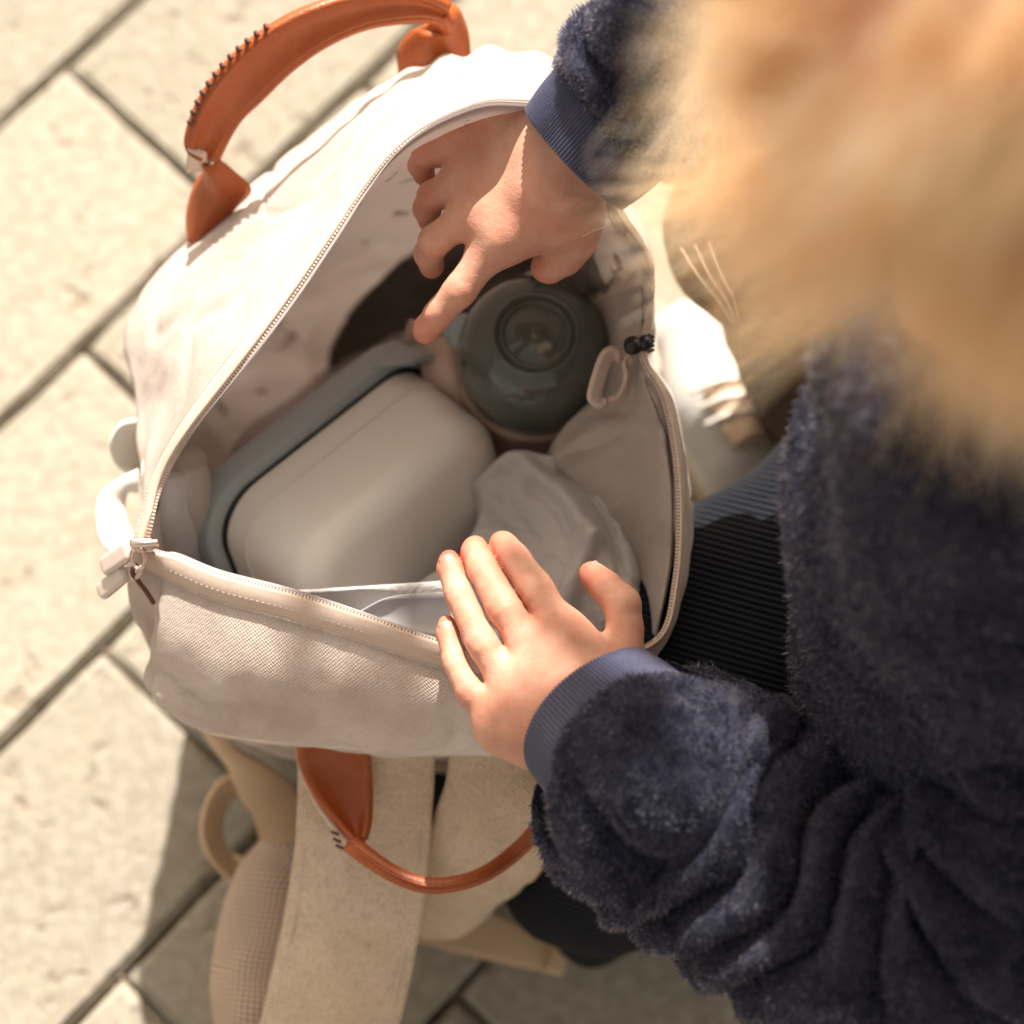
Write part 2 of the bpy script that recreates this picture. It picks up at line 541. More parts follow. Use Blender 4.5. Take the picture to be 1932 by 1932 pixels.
M['bottle_body'] = mat_plain('bottle_beige', (.42, .29, .21), .45, var=.04)
M['white_plastic'] = mat_plain('shoe_white', (.52, .52, .50), .45, .0006, 60, var=.04)
M['sole'] = mat_plain('shoe_sole', (.55, .47, .36), .7, .0005, 200)
M['shoe_beige'] = mat_plain('shoe_beige', (.42, .31, .22), .8, .0006, 150)
M['metal'] = mat_plain('rose_metal', (.72, .58, .52), .25, metallic=1, var=.05)
M['pull'] = mat_plain('pull_resin', (.62, .50, .44), .3, trans=.2, var=.08)
M['black'] = mat_plain('black_plastic', (.01, .01, .01), .35)
M['thread'] = mat_plain('dark_thread', (.10, .03, .02), .7)
M['ecru_thread'] = mat_plain('ecru_thread', (.62, .50, .40), .8)
M['window'] = mat_plain('clear_vinyl', (.36, .345, .35), .10, coat=1.0, var=.04, bump=.0008, bscale=35)
M['eye'] = mat_plain('eye_white', (.7, .68, .65), .2)
M['iris'] = mat_plain('eye_iris', (.06, .12, .16), .15)
M['lips'] = mat_plain('lip_skin', (.42, .14, .11), .4)

def mat_mesh():
    t = NT('spacer_mesh')
    uv = t.n('UVMap').outputs[0]
    sp = t.n('SeparateXYZ'); t.l(uv, sp.inputs[0])
    k = 2 * math.pi / .0034
    x = t.math('MULTIPLY', t.math('ADD', sp.outputs[0], sp.outputs[1]), k * .7)
    y = t.math('MULTIPLY', t.math('SUBTRACT', sp.outputs[0], sp.outputs[1]), k * .7)
    h = t.math('MULTIPLY', t.math('MULTIPLY', t.math('SINE', x), t.math('SINE', y)), 1.0)
    hole = t.ramp(h, [(.30, (0, 0, 0)), (.55, (1, 1, 1))])
    col = t.mix(hole, (.54, .41, .31), (.15, .09, .055))
    t.set(Base_Color=col, Roughness=.85)
    t.bump(t.math('SUBTRACT', 1.0, hole), .0008)
    return t.m
M['mesh'] = mat_mesh()

def mat_paver():
    t = NT('concrete_paver')
    oi = t.n('ObjectInfo')
    geo = t.n('NewGeometry').outputs['Position']
    n1 = t.noise(9, 5, .62, vec=geo); n2 = t.noise(120, 5, .7, vec=geo); n3 = t.noise(45, 3, .5, vec=geo)
    col = t.mix(n1, (.22, .192, .148), (.33, .298, .238))
    col = t.mix(t.math('MULTIPLY', t.ramp(n2, [(.42, (0, 0, 0)), (.62, (1, 1, 1))]), .6), col, (.41, .375, .305))
    pit = t.ramp(n3, [(.30, (1, 1, 1)), (.39, (0, 0, 0))])
    col = t.mix(t.math('MULTIPLY', pit, .55), col, (.20, .155, .105))
    sp2 = t.ramp(t.noise(260, 2, .5, vec=geo), [(.66, (0, 0, 0)), (.74, (1, 1, 1))])
    col = t.mix(t.math('MULTIPLY', sp2, .5), col, (.16, .12, .085))
    col = t.mix(t.math('MULTIPLY', t.ramp(t.noise(26, 5, .7, vec=geo, dist=.8), [(.52, (0, 0, 0)), (.70, (1, 1, 1))]), .30), col, (.27, .22, .155))
    r = t.math('MULTIPLY_ADD', oi.outputs['Random'], .20, .88)
    hsv = t.n('HueSaturation'); t.l(col, hsv.inputs['Color']); t.l(r, hsv.inputs['Value'])
    t.set(Base_Color=hsv.outputs[0], Roughness=.92, Specular_IOR_Level=.25)
    h = t.math('SUBTRACT', t.math('MULTIPLY', n2, .8), t.math('MULTIPLY', pit, .9))
    t.bump(h, .0016)
    return t.m
M['paver'] = mat_paver()

def mat_sand():
    t = NT('joint_sand')
    g = t.n('NewGeometry').outputs['Position']
    col = t.mix(t.noise(35, 4, .6, vec=g), (.07, .05, .03), (.19, .145, .095))
    col = t.mix(t.ramp(t.noise(500, 2, .5, vec=g), [(.45, (0, 0, 0)), (.7, (1, 1, 1))]), col, (.36, .30, .22))
    t.set(Base_Color=col, Roughness=1.0)
    t.bump(t.noise(420, 4, .7, vec=g), .003)
    return t.m
M['sand'] = mat_sand()
M['grit'] = mat_plain('grit', (.34, .26, .19), .8, var=.4)

def mat_skin():
    t = NT('skin')
    red = t.n('Attribute', attribute_name='redness').outputs['Fac']
    n = t.noise(45, 4, .65)
    base = t.mix(t.ramp(n, [(.35, (0, 0, 0)), (.65, (1, 1, 1))]), (.57, .265, .180), (.66, .375, .270))
    base = t.mix(t.math('MULTIPLY', t.ramp(t.noise(170, 4, .7), [(.5, (0, 0, 0)), (.75, (1, 1, 1))]), .30), base, (.58, .23, .15))
    col = t.mix(t.math('MULTIPLY', red, .95), base, (.62, .17, .10))
    v = t.n('TexVoronoi'); v.inputs['Scale'].default_value = 1500; t.l(t.n('TexCoord').outputs['Object'], v.inputs['Vector'])
    t.set(Base_Color=col, Roughness=.55, Specular_IOR_Level=.30, Subsurface_Weight=.25, Subsurface_Radius=(.0030, .0011, .0006), Subsurface_Scale=1.0)
    b = t.bump(v.outputs['Distance'], .00012, .5)
    t.bump(t.noise(260, 3, .6), .0006, .5, prev=b)
    return t.m
M['skin'] = mat_skin()
M['nail'] = mat_plain('fingernail', (.52, .27, .21), .38, coat=.3, var=.06, sss=.2)

def mat_knit():
    t = NT('navy_knit')
    t.set(Base_Color=t.mix(t.noise(300, 2), (.018, .022, .056), (.036, .042, .095)), Roughness=.5, Sheen_Weight=.5, Sheen_Roughness=.45, Sheen_Tint=(.75, .72, .9, 1))
    t.bump(t.noise(1100, 2), .0003)
    return t.m
M['knit'] = mat_knit()

def mat_fleece(name, base, tip):
    t = NT(name)
    oi = t.n('HairInfo')
    f = oi.outputs['Random']; s = oi.outputs['Intercept']
    c = t.mix(s, base, tip)
    c = t.mix(t.math('MULTIPLY', f, .35), c, tuple(x * 2.2 for x in tip))
    t.set(Base_Color=c, Roughness=.30, Specular_IOR_Level=.9)
    return t.m
def mat_pile():
    m = bpy.data.materials.new('fleece_pile'); m.use_nodes = True
    t = m.node_tree; t.nodes.clear()
    out = t.nodes.new('ShaderNodeOutputMaterial')
    h = t.nodes.new('ShaderNodeBsdfHairPrincipled'); h.model = 'CHIANG'; h.parametrization = 'COLOR'
    hi = t.nodes.new('ShaderNodeHairInfo'); mx = t.nodes.new('ShaderNodeMix'); mx.data_type = 'RGBA'
    mx.inputs[6].default_value = (.004, .0045, .015, 1); mx.inputs[7].default_value = (.80, .76, .86, 1)
    cp = t.nodes.new('ShaderNodeMath'); cp.operation = 'POWER'; cp.inputs[1].default_value = 11
    h.inputs['IOR'].default_value = 1.42
    t.links.new(hi.outputs['Random'], cp.inputs[0]); t.links.new(cp.outputs[0], mx.inputs[0]); t.links.new(mx.outputs[2], h.inputs['Color'])
    h.inputs['Roughness'].default_value = .32; h.inputs['Radial Roughness'].default_value = .45
    t.links.new(h.outputs[0], out.inputs[0])
    return m
M['pile'] = mat_pile()
t_ = NT('fleece_backing'); t_.set(Base_Color=t_.mix(t_.noise(80, 3), (.006, .007, .018), (.014, .016, .036)), Roughness=.95, Sheen_Weight=.15, Sheen_Tint=(.8, .78, .92, 1))
t_.bump(t_.noise(320, 4, .7), .0025); M['fleece'] = t_.m

def mat_cord():
    t = NT('corduroy_dark')
    tc = t.n('TexCoord').outputs['Object']
    sp = t.n('SeparateXYZ'); t.l(tc, sp.inputs[0])
    w = t.math('ADD', t.math('MULTIPLY', sp.outputs[1], 2 * math.pi / .0030), t.math('MULTIPLY', t.math('ADD', sp.outputs[0], sp.outputs[2]), 2 * math.pi / .0110))
    w = t.math('ADD', w, t.math('MULTIPLY', t.noise(14, 2), 5.0))
    h = t.math('ADD', t.math('MULTIPLY', t.math('SINE', w), .5), .5)
    col = t.mix(h, (.003, .0035, .006), (.012, .014, .020))
    t.set(Base_Color=col, Roughness=.95, Sheen_Weight=.06, Sheen_Roughness=.4, Specular_IOR_Level=.1)
    t.bump(h, .0009)
    return t.m
M['cord'] = mat_cord()
M['olive'] = mat_plain('olive_cotton', (.11, .082, .052), .9, .0006, 300, spec=.2)

def mat_hair():
    t = NT('blonde_hair')
    r_ = t.n('HairInfo').outputs['Random']
    streak = t.noise(38, 3, .6, vec=t.n('NewGeometry').outputs['Position'])
    f = t.math('ADD', t.math('MULTIPLY', r_, .5), t.math('MULTIPLY', t.math('SUBTRACT', streak, .25), .9))
    c = t.ramp(f, [(.10, (.66, .33, .11)), (.36, (.92, .68, .40)), (.66, (.99, .92, .76))])
    t.set(Base_Color=c, Roughness=.38, Specular_IOR_Level=.6)
    tr = t.n('BsdfTranslucent'); t.l(c, tr.inputs[0])
    mx = t.n('MixShader'); mx.inputs[0].default_value = .6
    t.l(t.b.outputs[0], mx.inputs[1]); t.l(tr.outputs[0], mx.inputs[2]); t.l(mx.outputs[0], t.out.inputs[0])
    return t.m
M['hair'] = mat_hair()

# ------------------------------------------------------------------ ground and paving
ANG = R(46.6)
ex = np.array([math.cos(ANG), math.sin(ANG)]); ey = np.array([-math.sin(ANG), math.cos(ANG)])
g = mk('ground', [(-40, -40, -.03), (40, -40, -.03), (40, 40, -.03), (-40, 40, -.03)], [(0, 1, 2, 3)], M['sand'], smooth=False, kind='structure')
pav = empty('pavement', (0, 0, 0), kind='structure')
G = np.stack(np.meshgrid(np.linspace(-1.6, 1.6, 260), np.linspace(-1.3, 1.9, 260), indexing='ij'), -1)
G3 = np.concatenate([G, np.full(G.shape[:2] + (1,), -.0065)], -1)
G3[..., 2] += noise(G3, 60, 3, 3) * .0018
mk('joint_sand', G3.reshape(-1, 3), gridf(260, 260), M['sand'], pav)
BL, BW, JT = .238, .1405, .0034
def paver_mesh(seed):
    rr = random.Random(seed)
    w, h = BL - JT, BW - JT
    rows = []
    nb = 12
    def ring(ins, z, jit):
        pts = []
        for k in range(nb):
            pts.append((-w / 2 + ins + (w - 2 * ins) * k / nb, -h / 2 + ins))
        for k in range(8): pts.append((w / 2 - ins, -h / 2 + ins + (h - 2 * ins) * k / 8))
        for k in range(nb): pts.append((w / 2 - ins - (w - 2 * ins) * k / nb, h / 2 - ins))
        for k in range(8): pts.append((-w / 2 + ins, h / 2 - ins - (h - 2 * ins) * k / 8))
        return [(x + rr.uniform(-jit, jit), y + rr.uniform(-jit, jit), z + rr.uniform(-jit, jit) * .3) for x, y in pts]
    rows = [ring(0, -.03, 0), ring(0, -.0055, .0005), ring(.0006, -.0020, .0008), ring(.0018, -.0005, .0007), ring(.0045, 0, .0003)]
    V = [p for r_ in rows for p in r_]; n = nb * 2 + 16
    F = [tuple(f) for f in gridf(5, n, False, True)[:, ::-1]]
    F = [tuple(reversed(f)) for f in F]
    F.append(tuple(range(4 * n, 5 * n)))
    me = bpy.data.meshes.new('paving_stone'); me.from_pydata(V, [], F); me.update()
    me.polygons.foreach_set('use_smooth', [True] * (len(F) - 1) + [False])
    me.materials.append(M['paver'])
    return me
pms = [paver_mesh(s) for s in range(6)]
# anchor: one cross joint meets a long joint at (155,655)
a0 = P(155, 655, 0)[:2]
s0, t0 = a0 @ ex, a0 @ ey
cx_, cy_ = 0.0, .33
near = []
for j in range(-9, 10):
    for i in range(-7, 8):
        s = s0 + (i + .5) * BL + (j % 2) * BL * .5 * (1) - .004 * 0
        t = t0 - (j + .5) * BW
        p = s * ex + t * ey
        near.append((abs(p[0] - cx_) ** 2 + abs(p[1] - cy_) ** 2, p, i, j))
near.sort(key=lambda q: q[0])
for k, (_, p, i, j) in enumerate(near[:200]):
    o = bpy.data.objects.new('paving_stone', pms[random.randrange(6)]); COL.objects.link(o)
    o.parent = pav
    o.location = (p[0] + random.uniform(-.0006, .0006), p[1] + random.uniform(-.0006, .0006), random.uniform(-.0012, .0006))
    o.rotation_euler = (random.uniform(-.004, .004), random.uniform(-.004, .004), ANG + random.uniform(-.004, .004) + (math.pi if random.random() < .5 else 0))
# loose grit lying in the joints (nobody could count it)
V = []; F = []
for k in range(2600):
    j = random.randrange(-7, 8); along = random.uniform(-1.1, 1.1)
    if random.random() < .6:
        p = (s0 + along) * ex + (t0 - j * BW + random.gauss(0, .0035)) * ey
    else:
        i = random.randrange(-5, 6)
        p = (s0 + i * BL + (j % 2) * BL * .5 + random.gauss(0, .003)) * ex + (t0 - (j + random.random()) * BW) * ey
    r = random.uniform(.0006, .0017); b = len(V); z = random.choice((-.0055, -.0045, -.003)) + r * .3
    for dx, dy, dz in ((1, 0, 0), (-1, 0, 0), (0, 1, 0), (0, -1, 0), (0, 0, .8), (0, 0, -.8)):
        V.append((p[0] + dx * r * random.uniform(.7, 1.2), p[1] + dy * r * random.uniform(.7, 1.2), z + dz * r))
    F += [(b + a, b + c, b + d) for a, c, d in ((0, 2, 4), (2, 1, 4), (1, 3, 4), (3, 0, 4), (2, 0, 5), (1, 2, 5), (3, 1, 5), (0, 3, 5))]
mk('joint_grit', V, F, M['grit'], pav, kind='stuff')

# ------------------------------------------------------------------ backpack
bag = empty('backpack', (0, 0, 0), 'open ecru canvas backpack with cognac leather handles standing on the paving', 'backpack')
# stations round the opening: rim (u, v, z) | widest line (u, v, z)
ST = [
 ((270, 1030, .290), (240, 1062, .272)), ((281, 985, .295), (262, 985, .278)), ((303, 905, .300), (262, 865, .262)),
 ((350, 820, .318), (259, 758, .245)), ((450, 690, .340), (236, 622, .232)), ((540, 570, .352), (283, 522, .232)),
 ((618, 457, .362), (372, 440, .240)), ((684, 360, .369), (500, 330, .250)), ((757, 274, .380), (672, 200, .275)),
 ((845, 218, .385), (828, 130, .298)), ((950, 190, .384), (955, 110, .306)), ((1075, 225, .368), (1052, 134, .306)),
 ((1165, 405, .345), (1190, 385, .300)), ((1221, 490, .330), (1235, 486, .292)), ((1224, 590, .312), (1236, 590, .275)),
 ((1213, 672, .305), (1228, 690, .262)), ((1258, 762, .304), (1278, 780, .255)), ((1283, 925, .303), (1301, 950, .250)),
 ((1276, 1105, .303), (1290, 1115, .250)), ((1236, 1214, .303), (1246, 1236, .250)), ((1090, 1250, .302), (1120, 1395, .266)),
 ((950, 1240, .302), (985, 1420, .266)), ((825, 1216, .303), (850, 1424, .264)), ((680, 1167, .302), (705, 1427, .261)),
 ((550, 1126, .300), (548, 1412, .257)), ((415, 1091, .296), (405, 1376, .250)), ((330, 1056, .292), (288, 1311, .244)),
 ((304, 1050, .291), (299, 1222, .248)), ((284, 1042, .290), (255, 1160, .255)),
]
NS = 420
rimc = PP([a for a, b in ST]); outc = PP([b for a, b in ST])
cen = outc.mean(0)
rim = cr_param(rimc, NS, True); outl = cr_param(outc, NS, True)
def inset(loop, k, z):
    q = cen + (loop - cen) * k
    q = q.copy(); q[:, 2] = z
    return q
# wall profile rows: rim -> tape -> puffed shoulder -> widest -> low -> base
def rowlerp(k, lift):
    q = rim * (1 - k) + outl * k
    q[:, 2] += lift
    return q
d_ro = np.linalg.norm(outl - rim, axis=1, keepdims=True)
hz = nrm((outl - rim) * [1, 1, 0])
rows = [rim, rim + (outl - rim) * np.minimum(.0105 / np.maximum(d_ro, 1e-4), .45) + [0, 0, .0008]]
shoulder = np.minimum(d_ro[:, 0], .05) / .05
r3 = rowlerp(.55, 0); r3[:, 2] += .010 * shoulder
r4 = rowlerp(.85, 0); r4[:, 2] += .006 * shoulder
low1 = inset(outl, .955, 0); low1[:, 2] = outl[:, 2] - .055
low2 = inset(outl, .88, 0); low2[:, 2] = .09
base = inset(outl, .80, .006)
ctrl = np.stack([rows[1], r3, r4, outl, low1, low2, base], 1)      # NS x 7 x 3
NV = 110
Gb = np.stack([cr(ctrl[i], NV) for i in range(NS)], 0)
for it in range(2):
    Gb[:, :] = (np.roll(Gb, 1, 0) + 2 * Gb + np.roll(Gb, -1, 0)) / 4
Nb = -grid_normals(Gb, cu=True)
if (Nb[:, 40] * (Gb[:, 40] - cen)).sum() < 0: Nb = -Nb
v01 = np.linspace(0, 1, NV)[None, :]
env = np.clip(v01 * 7, 0, 1)
# soft canvas creases: broad dents plus sharper diagonal ones, strongest near the hand that pulls the rim
w1 = noise(Gb, 13, 4, 2) * .0040
q = Gb * [1, 1, 1.6]
w2 = -np.maximum(0, 1 - np.abs(noise(q + noise(Gb, 20, 8)[..., None] * .012, 22, 9)) * 5) * .0022
w3 = noise(Gb, 70, 12, 2) * .0007
hp = P(940, 190, .31)
near_h = np.exp(-(np.linalg.norm(Gb - hp, axis=2) / .045) ** 2)
w4 = np.sin(np.linalg.norm((Gb - P(1010, 250, .32)) * [1.6, 1, 1], axis=2) * 260) * .0026 * near_h
Gb += Nb * ((w1 + w2 + w3 + w4) * env)[..., None]
sheet('canvas_body', Gb, M['canvas'], bag, 0, cu=True)
bot = np.stack([base * (1 - k) + cen * [1, 1, 0] * k + [0, 0, .006 * k] for k in np.linspace(0, .98, 12)], 1)
sheet('bottom_panel', bot, M['canvas'], bag, .002, cu=True)

# zipper tape, piping and teeth
tp = np.stack([rim * (1 - k) + rows[1] * k + [0, 0, .0016 + .0010 * math.sin(math.pi * k)] for k in np.linspace(-.10, 1.12, 9)], 1)
sheet('zipper_tape', tp, M['tape'], bag, .0011, cu=True)
pp = rows[1] + [0, 0, .0012] + (rows[1] - rim) * .10
tube('seam_piping', pp[::2], .0011, M['canvas'], bag, m=8, closed=True, resample=False)
tl = cr(rim, 500, True)
V = []; F = []
for i in range(500):
    a, b = tl[i], tl[(i + 1) % 500]
    t = nrm(b - a); c_ = (a + b) / 2; inn = nrm((cen - c_) * [1, 1, 0]); inn = nrm(inn - (inn @ t) * t); up = np.cross(t, inn)
    if up[2] < 0: up = -up
    c_ = c_ + inn * .0009 + up * .0013
    k = len(V)
    for sx in (-1, 1):
        for sy in (-1, 1):
            for sz in (-1, 1):
                V.append(c_ + t * sx * .00050 + inn * sy * .0011 + up * sz * .0004)
    F += [(k + a_, k + b_, k + c2, k + d_) for a_, b_, c2, d_ in ((0, 1, 3, 2), (4, 6, 7, 5), (0, 4, 5, 1), (2, 3, 7, 6), (0, 2, 6, 4), (1, 5, 7, 3))]
mk('zipper_teeth', V, F, M['tape'], bag, smooth=False, kind='stuff')
# stitching line along the tape
st = cr(rim * .35 + rows[1] * .65 + [0, 0, .0028], 300, True)
V = []; F = []
for i in range(300):
    a = st[i]; b = st[i] + (st[(i + 1) % 300] - st[i]) * .62
    t = nrm(b - a); s_ = nrm(np.cross(t, [0, 0, 1])); k = len(V)
    for p in (a, (a + b) / 2 + [0, 0, .0003], b):
        V += [p + s_ * .0003, p - s_ * .0003, p + [0, 0, .0003]]
    for e in (0, 3):
        F += [(k + e, k + e + 3, k + e + 5, k + e + 2), (k + e + 2, k + e + 5, k + e + 4, k + e + 1)]
mk('tape_stitching', V, F, M['ecru_thread'], bag, kind='stuff')

# lining: inner wall and floor
inn1 = cen + (rim - cen) * .985; inn1[:, 2] = rim[:, 2] - .004
il = [rim + [0, 0, -.0015], inn1]
m1 = cen + (rim * .35 + outl * .65 - cen) * .965; m1[:, 2] = .225
m2 = cen + (outl - cen) * .90; m2[:, 2] = .13
m3 = cen + (outl - cen) * .82; m3[:, 2] = .035
c2_ = np.stack([il[0], inn1, m1, m2, m3], 1)
Gl = np.stack([cr(c2_[i], 100) for i in range(NS)], 0)
Nl = grid_normals(Gl, cu=True)
if (Nl[:, 40] * (cen - Gl[:, 40])).sum() < 0: Nl = -Nl
e2 = np.clip(np.linspace(0, 1, 100)[None, :] * 6 - .1, 0, 1)
rightside = (1 / (1 + np.exp(-(Gl[..., 0] - .02) / .012)))
wr = noise(Gl, 16, 31, 2) * .003 + (noise(Gl * [1, 1, .45] + noise(Gl, 18, 3)[..., None] * .01, 42, 33, 2) * .0055) * rightside
Gl += Nl * (wr * e2)[..., None]
sheet('lining', Gl, M['lining'], bag, 0, cu=True)
fl = np.stack([m3 * (1 - k) + cen * [1, 1, 0] * k + [0, 0, .022 * k] for k in np.linspace(0, .97, 10)], 1)
sheet('lining_floor', fl, M['lining'], bag, .001, cu=True)
# loose hem of the inner pocket bag on the right, gathered round the bottle
# inner sleeve pocket along the near wall, with its clear window
pk = strip('inner_pocket', PP([(555, 1118, .283), (640, 1112, .288), (760, 1102, .290), (860, 1094, .288)]),
      PP([(640, 1160, .272), (700, 1180, .276), (800, 1215, .282), (870, 1240, .285)]), M['cloth'], bag, .0018, crown=.003, wob=.0006)
strip('clear_window', PP([(668, 1160, .2835), (730, 1128, .289), (800, 1120, .290), (850, 1118, .290)]),
      PP([(690, 1168, .2825), (740, 1184, .284), (800, 1200, .286), (850, 1208, .287)]), M['window'], bag, .0008, crown=.0025, wob=.0011, seed=5)

# leather handles
def leather_tab(Lp, Rp, th=.0032, crown=.004, seed=3):
    return strip('handle_tab', PP(Lp), PP(Rp), M['leather'], bag, th, n=40, m=12, crown=crown, wob=.0005, seed=seed)
leather_tab([(358, 452, .252), (357, 400, .262), (370, 350, .275), (388, 322, .285), (398, 292, .293)],
            [(392, 446, .256), (440, 392, .268), (472, 353, .280), (440, 322, .290), (414, 300, .296)], crown=-.007)
leather_tab([(757, 153, .284), (755, 92, .296), (781, 55, .306), (815, 40, .312), (822, 22, .316)],
            [(886, 118, .290), (880, 62, .302), (868, 28, .311), (858, 14, .316), (838, 10, .318)], crown=-.008)
# upper handle: outer edge polyline / inner edge polyline, folded flat strap
ho = [(384, 296, .300), (356, 275, .305), (370, 215, .317), (400, 160, .327), (452, 100, .335), (525, 45, .340), (610, 8, .342), (710, -14, .340), (800, -10, .334), (850, 14, .326)]
hi_ = [(404, 306, .297), (425, 262, .300), (450, 222, .306), (488, 185, .314), (545, 130, .322), (612, 82, .328), (690, 48, .330), (770, 36, .328), (820, 38, .322), (838, 50, .317)]
strip('carry_handle', PP(ho), PP(hi_), M['leather'], bag, .0050, n=110, m=14, crown=.0035, wob=.0004)
tube('handle_edge', PP([(a, b, c - .0015) for a, b, c in hi_]), .0023, M['leather'], bag, n=90, m=10)
he = cr(PP(ho[1:8]), 24)
for i in range(2, 15):
    if i > 13: continue
    p = he[i] + [0, 0, .0010]; t = nrm(he[i + 1] - he[i]); s_ = nrm(np.cross(t, [0, 0, 1]))
    if s_[0] > 0: s_ = -s_
    tube('edge_stitch', [p - s_ * .0016 + [0, 0, .0028], p + [0, 0, .0026], p + s_ * .0016 + [0, 0, .0010], p + s_ * .0008 - [0, 0, .0022]], [.0007, .0011, .0012, .0008], M['thread'], bag, n=10, m=6)
strip('handle_lining', PP([(352, 322, .287), (354, 296, .297), (356, 276, .303)]), PP([(398, 318, .290), (392, 300, .297), (386, 292, .302)]), M['ecru_thread'], bag, .003, n=12, m=6)
# lower handle hanging over the shoulder strap
leather_tab([(557, 1395, .246), (565, 1446, .234), (598, 1506, .230), (643, 1561, .229), (672, 1590, .231)],
            [(692, 1395, .246), (698, 1460, .230), (700, 1500, .227), (697, 1546, .227), (688, 1582, .229)], crown=-.006, seed=9)
lh = [(662, 1592, .232), (695, 1618, .236), (745, 1650, .238), (800, 1670, .239), (855, 1668, .239), (910, 1651, .236), (965, 1614, .228), (1012, 1566, .228), (1050, 1500, .226), (1070, 1440, .228), (1075, 1400, .232)]
tube('carry_handle', PP(lh), [.0046, .0041, .0038, .0036, .0036, .0037, .0038, .0040, .0042, .0045], M['leather'], bag, n=110, m=18, flat=.8)
strip('handle_seam', PP([(a - 2, b - 2, c + .0038) for a, b, c in lh[:9]]), PP([(a + 3, b + 3, c + .0036) for a, b, c in lh[:9]]), M['leather'], bag, .0012, n=80, m=4)
strip('handle_lining', PP([(560, 1440, .230), (590, 1510, .226), (632, 1574, .226), (652, 1612, .229)]), PP([(575, 1438, .229), (606, 1500, .225), (650, 1556, .225), (684, 1594, .228)]), M['ecru_thread'], bag, .002, n=20, m=6)
for u_, v_ in ((632, 1572), (636, 1586), (641, 1598)):
    p = P(u_, v_, .2295); tube('edge_stitch', [p - [.0016, -.0008, 0], p + [0, 0, .0006], p + [.0016, -.0006, 0]], .0007, M['thread'], bag, n=6, m=6)

# shoulder straps
sL = [(566, 1405, .225), (566, 1450, .216), (562, 1566, .198), (545, 1691, .184), (520, 1816, .170), (492, 1932, .158), (455, 2060, .14), (420, 2180, .07)]
sR = [(822, 1405, .225), (817, 1450, .216), (811, 1580, .198), (801, 1691, .184), (772, 1850, .170), (748, 1940, .158), (700, 2080, .14), (650, 2200, .07)]
strip('shoulder_strap', PP(sL), PP(sR), M['strap'], bag, .006, n=160, m=26, crown=.004, wob=.0016)
for pl, k in ((sL, .009), (sR, -.009)):
    q = PP(pl); q[:, 0] += k * .55; q[:, 2] += .0036
    tube('strap_seam', q, .0006, M['ecru_thread'], bag, n=120, m=6)
strip('shoulder_strap', PP([(852, 1400, .225), (846, 1470, .212), (822, 1541, .196), (812, 1640, .170), (800, 1712, .140), (792, 1760, .10)]),
      PP([(1040, 1400, .225), (1060, 1500, .212), (1052, 1570, .196), (1010, 1640, .170), (962, 1680, .140), (915, 1722, .10)]), M['strap'], bag, .005, n=90, m=26, crown=.006, wob=.0022, seed=4)
strip('strap_webbing', PP([(690, 1678, .060), (800, 1700, .050), (880, 1708, .040), (950, 1728, .034), (1010, 1760, .028), (1072, 1792, .022)]),
      PP([(690, 1750, .060), (790, 1778, .050), (870, 1798, .040), (940, 1815, .034), (1000, 1828, .028), (1056, 1840, .022)]), M['webbing'], bag, .0022, n=80, m=10, wob=.0005)
strip('webbing_end', PP([(1042, 1778, .0265), (1058, 1786, .0255), (1074, 1794, .0245)]), PP([(1028, 1832, .0265), (1043, 1837, .0255), (1058, 1843, .0245)]), M['webbing'], bag, .004, n=8, m=8)
strip('strap_webbing', PP([(362, 1350, .150), (395, 1398, .135), (428, 1440, .115), (452, 1500, .100), (480, 1542, .092), (492, 1590, .085), (500, 1640, .08)]),
      PP([(412, 1370, .150), (448, 1412, .135), (500, 1445, .115), (545, 1475, .100), (575, 1520, .092), (590, 1590, .085), (600, 1650, .08)]), M['webbing'], bag, .0024, n=80, m=12, crown=.003, wob=.001)
strip('webbing_loop', PP([(440, 1462, .098), (412, 1478, .100), (388, 1520, .098), (380, 1570, .092), (397, 1620, .085), (440, 1668, .075), (470, 1690, .07)]),
      PP([(450, 1498, .082), (434, 1508, .082), (420, 1540, .080), (419, 1580, .076), (432, 1612, .072), (468, 1650, .066), (505, 1668, .06)]), M['webbing'], bag, .0024, n=60, m=8)
strip('loop_tail', PP([(430, 1608, .055), (470, 1620, .055), (520, 1640, .055)]), PP([(448, 1668, .055), (480, 1668, .055), (520, 1690, .055)]), M['webbing'], bag, .0024, n=30, m=8)
# padded mesh underside of the second strap, left of the wide strap
mo = [(498, 1600, .130), (455, 1655, .128), (428, 1740, .125), (413, 1830, .120), (417, 1932, .112), (440, 2060, .05), (470, 2160, .03)]
mi = [(600, 1590, .140), (600, 1655, .140), (595, 1740, .138), (580, 1830, .132), (560, 1932, .124), (560, 2060, .06), (560, 2160, .03)]
strip('padded_strap', PP(mo), PP(mi), M['mesh'], bag, .008, n=120, m=24, crown=.012, wob=.002)
tube('strap_binding', PP(mo), .0028, M['webbing'], bag, n=90, m=10)

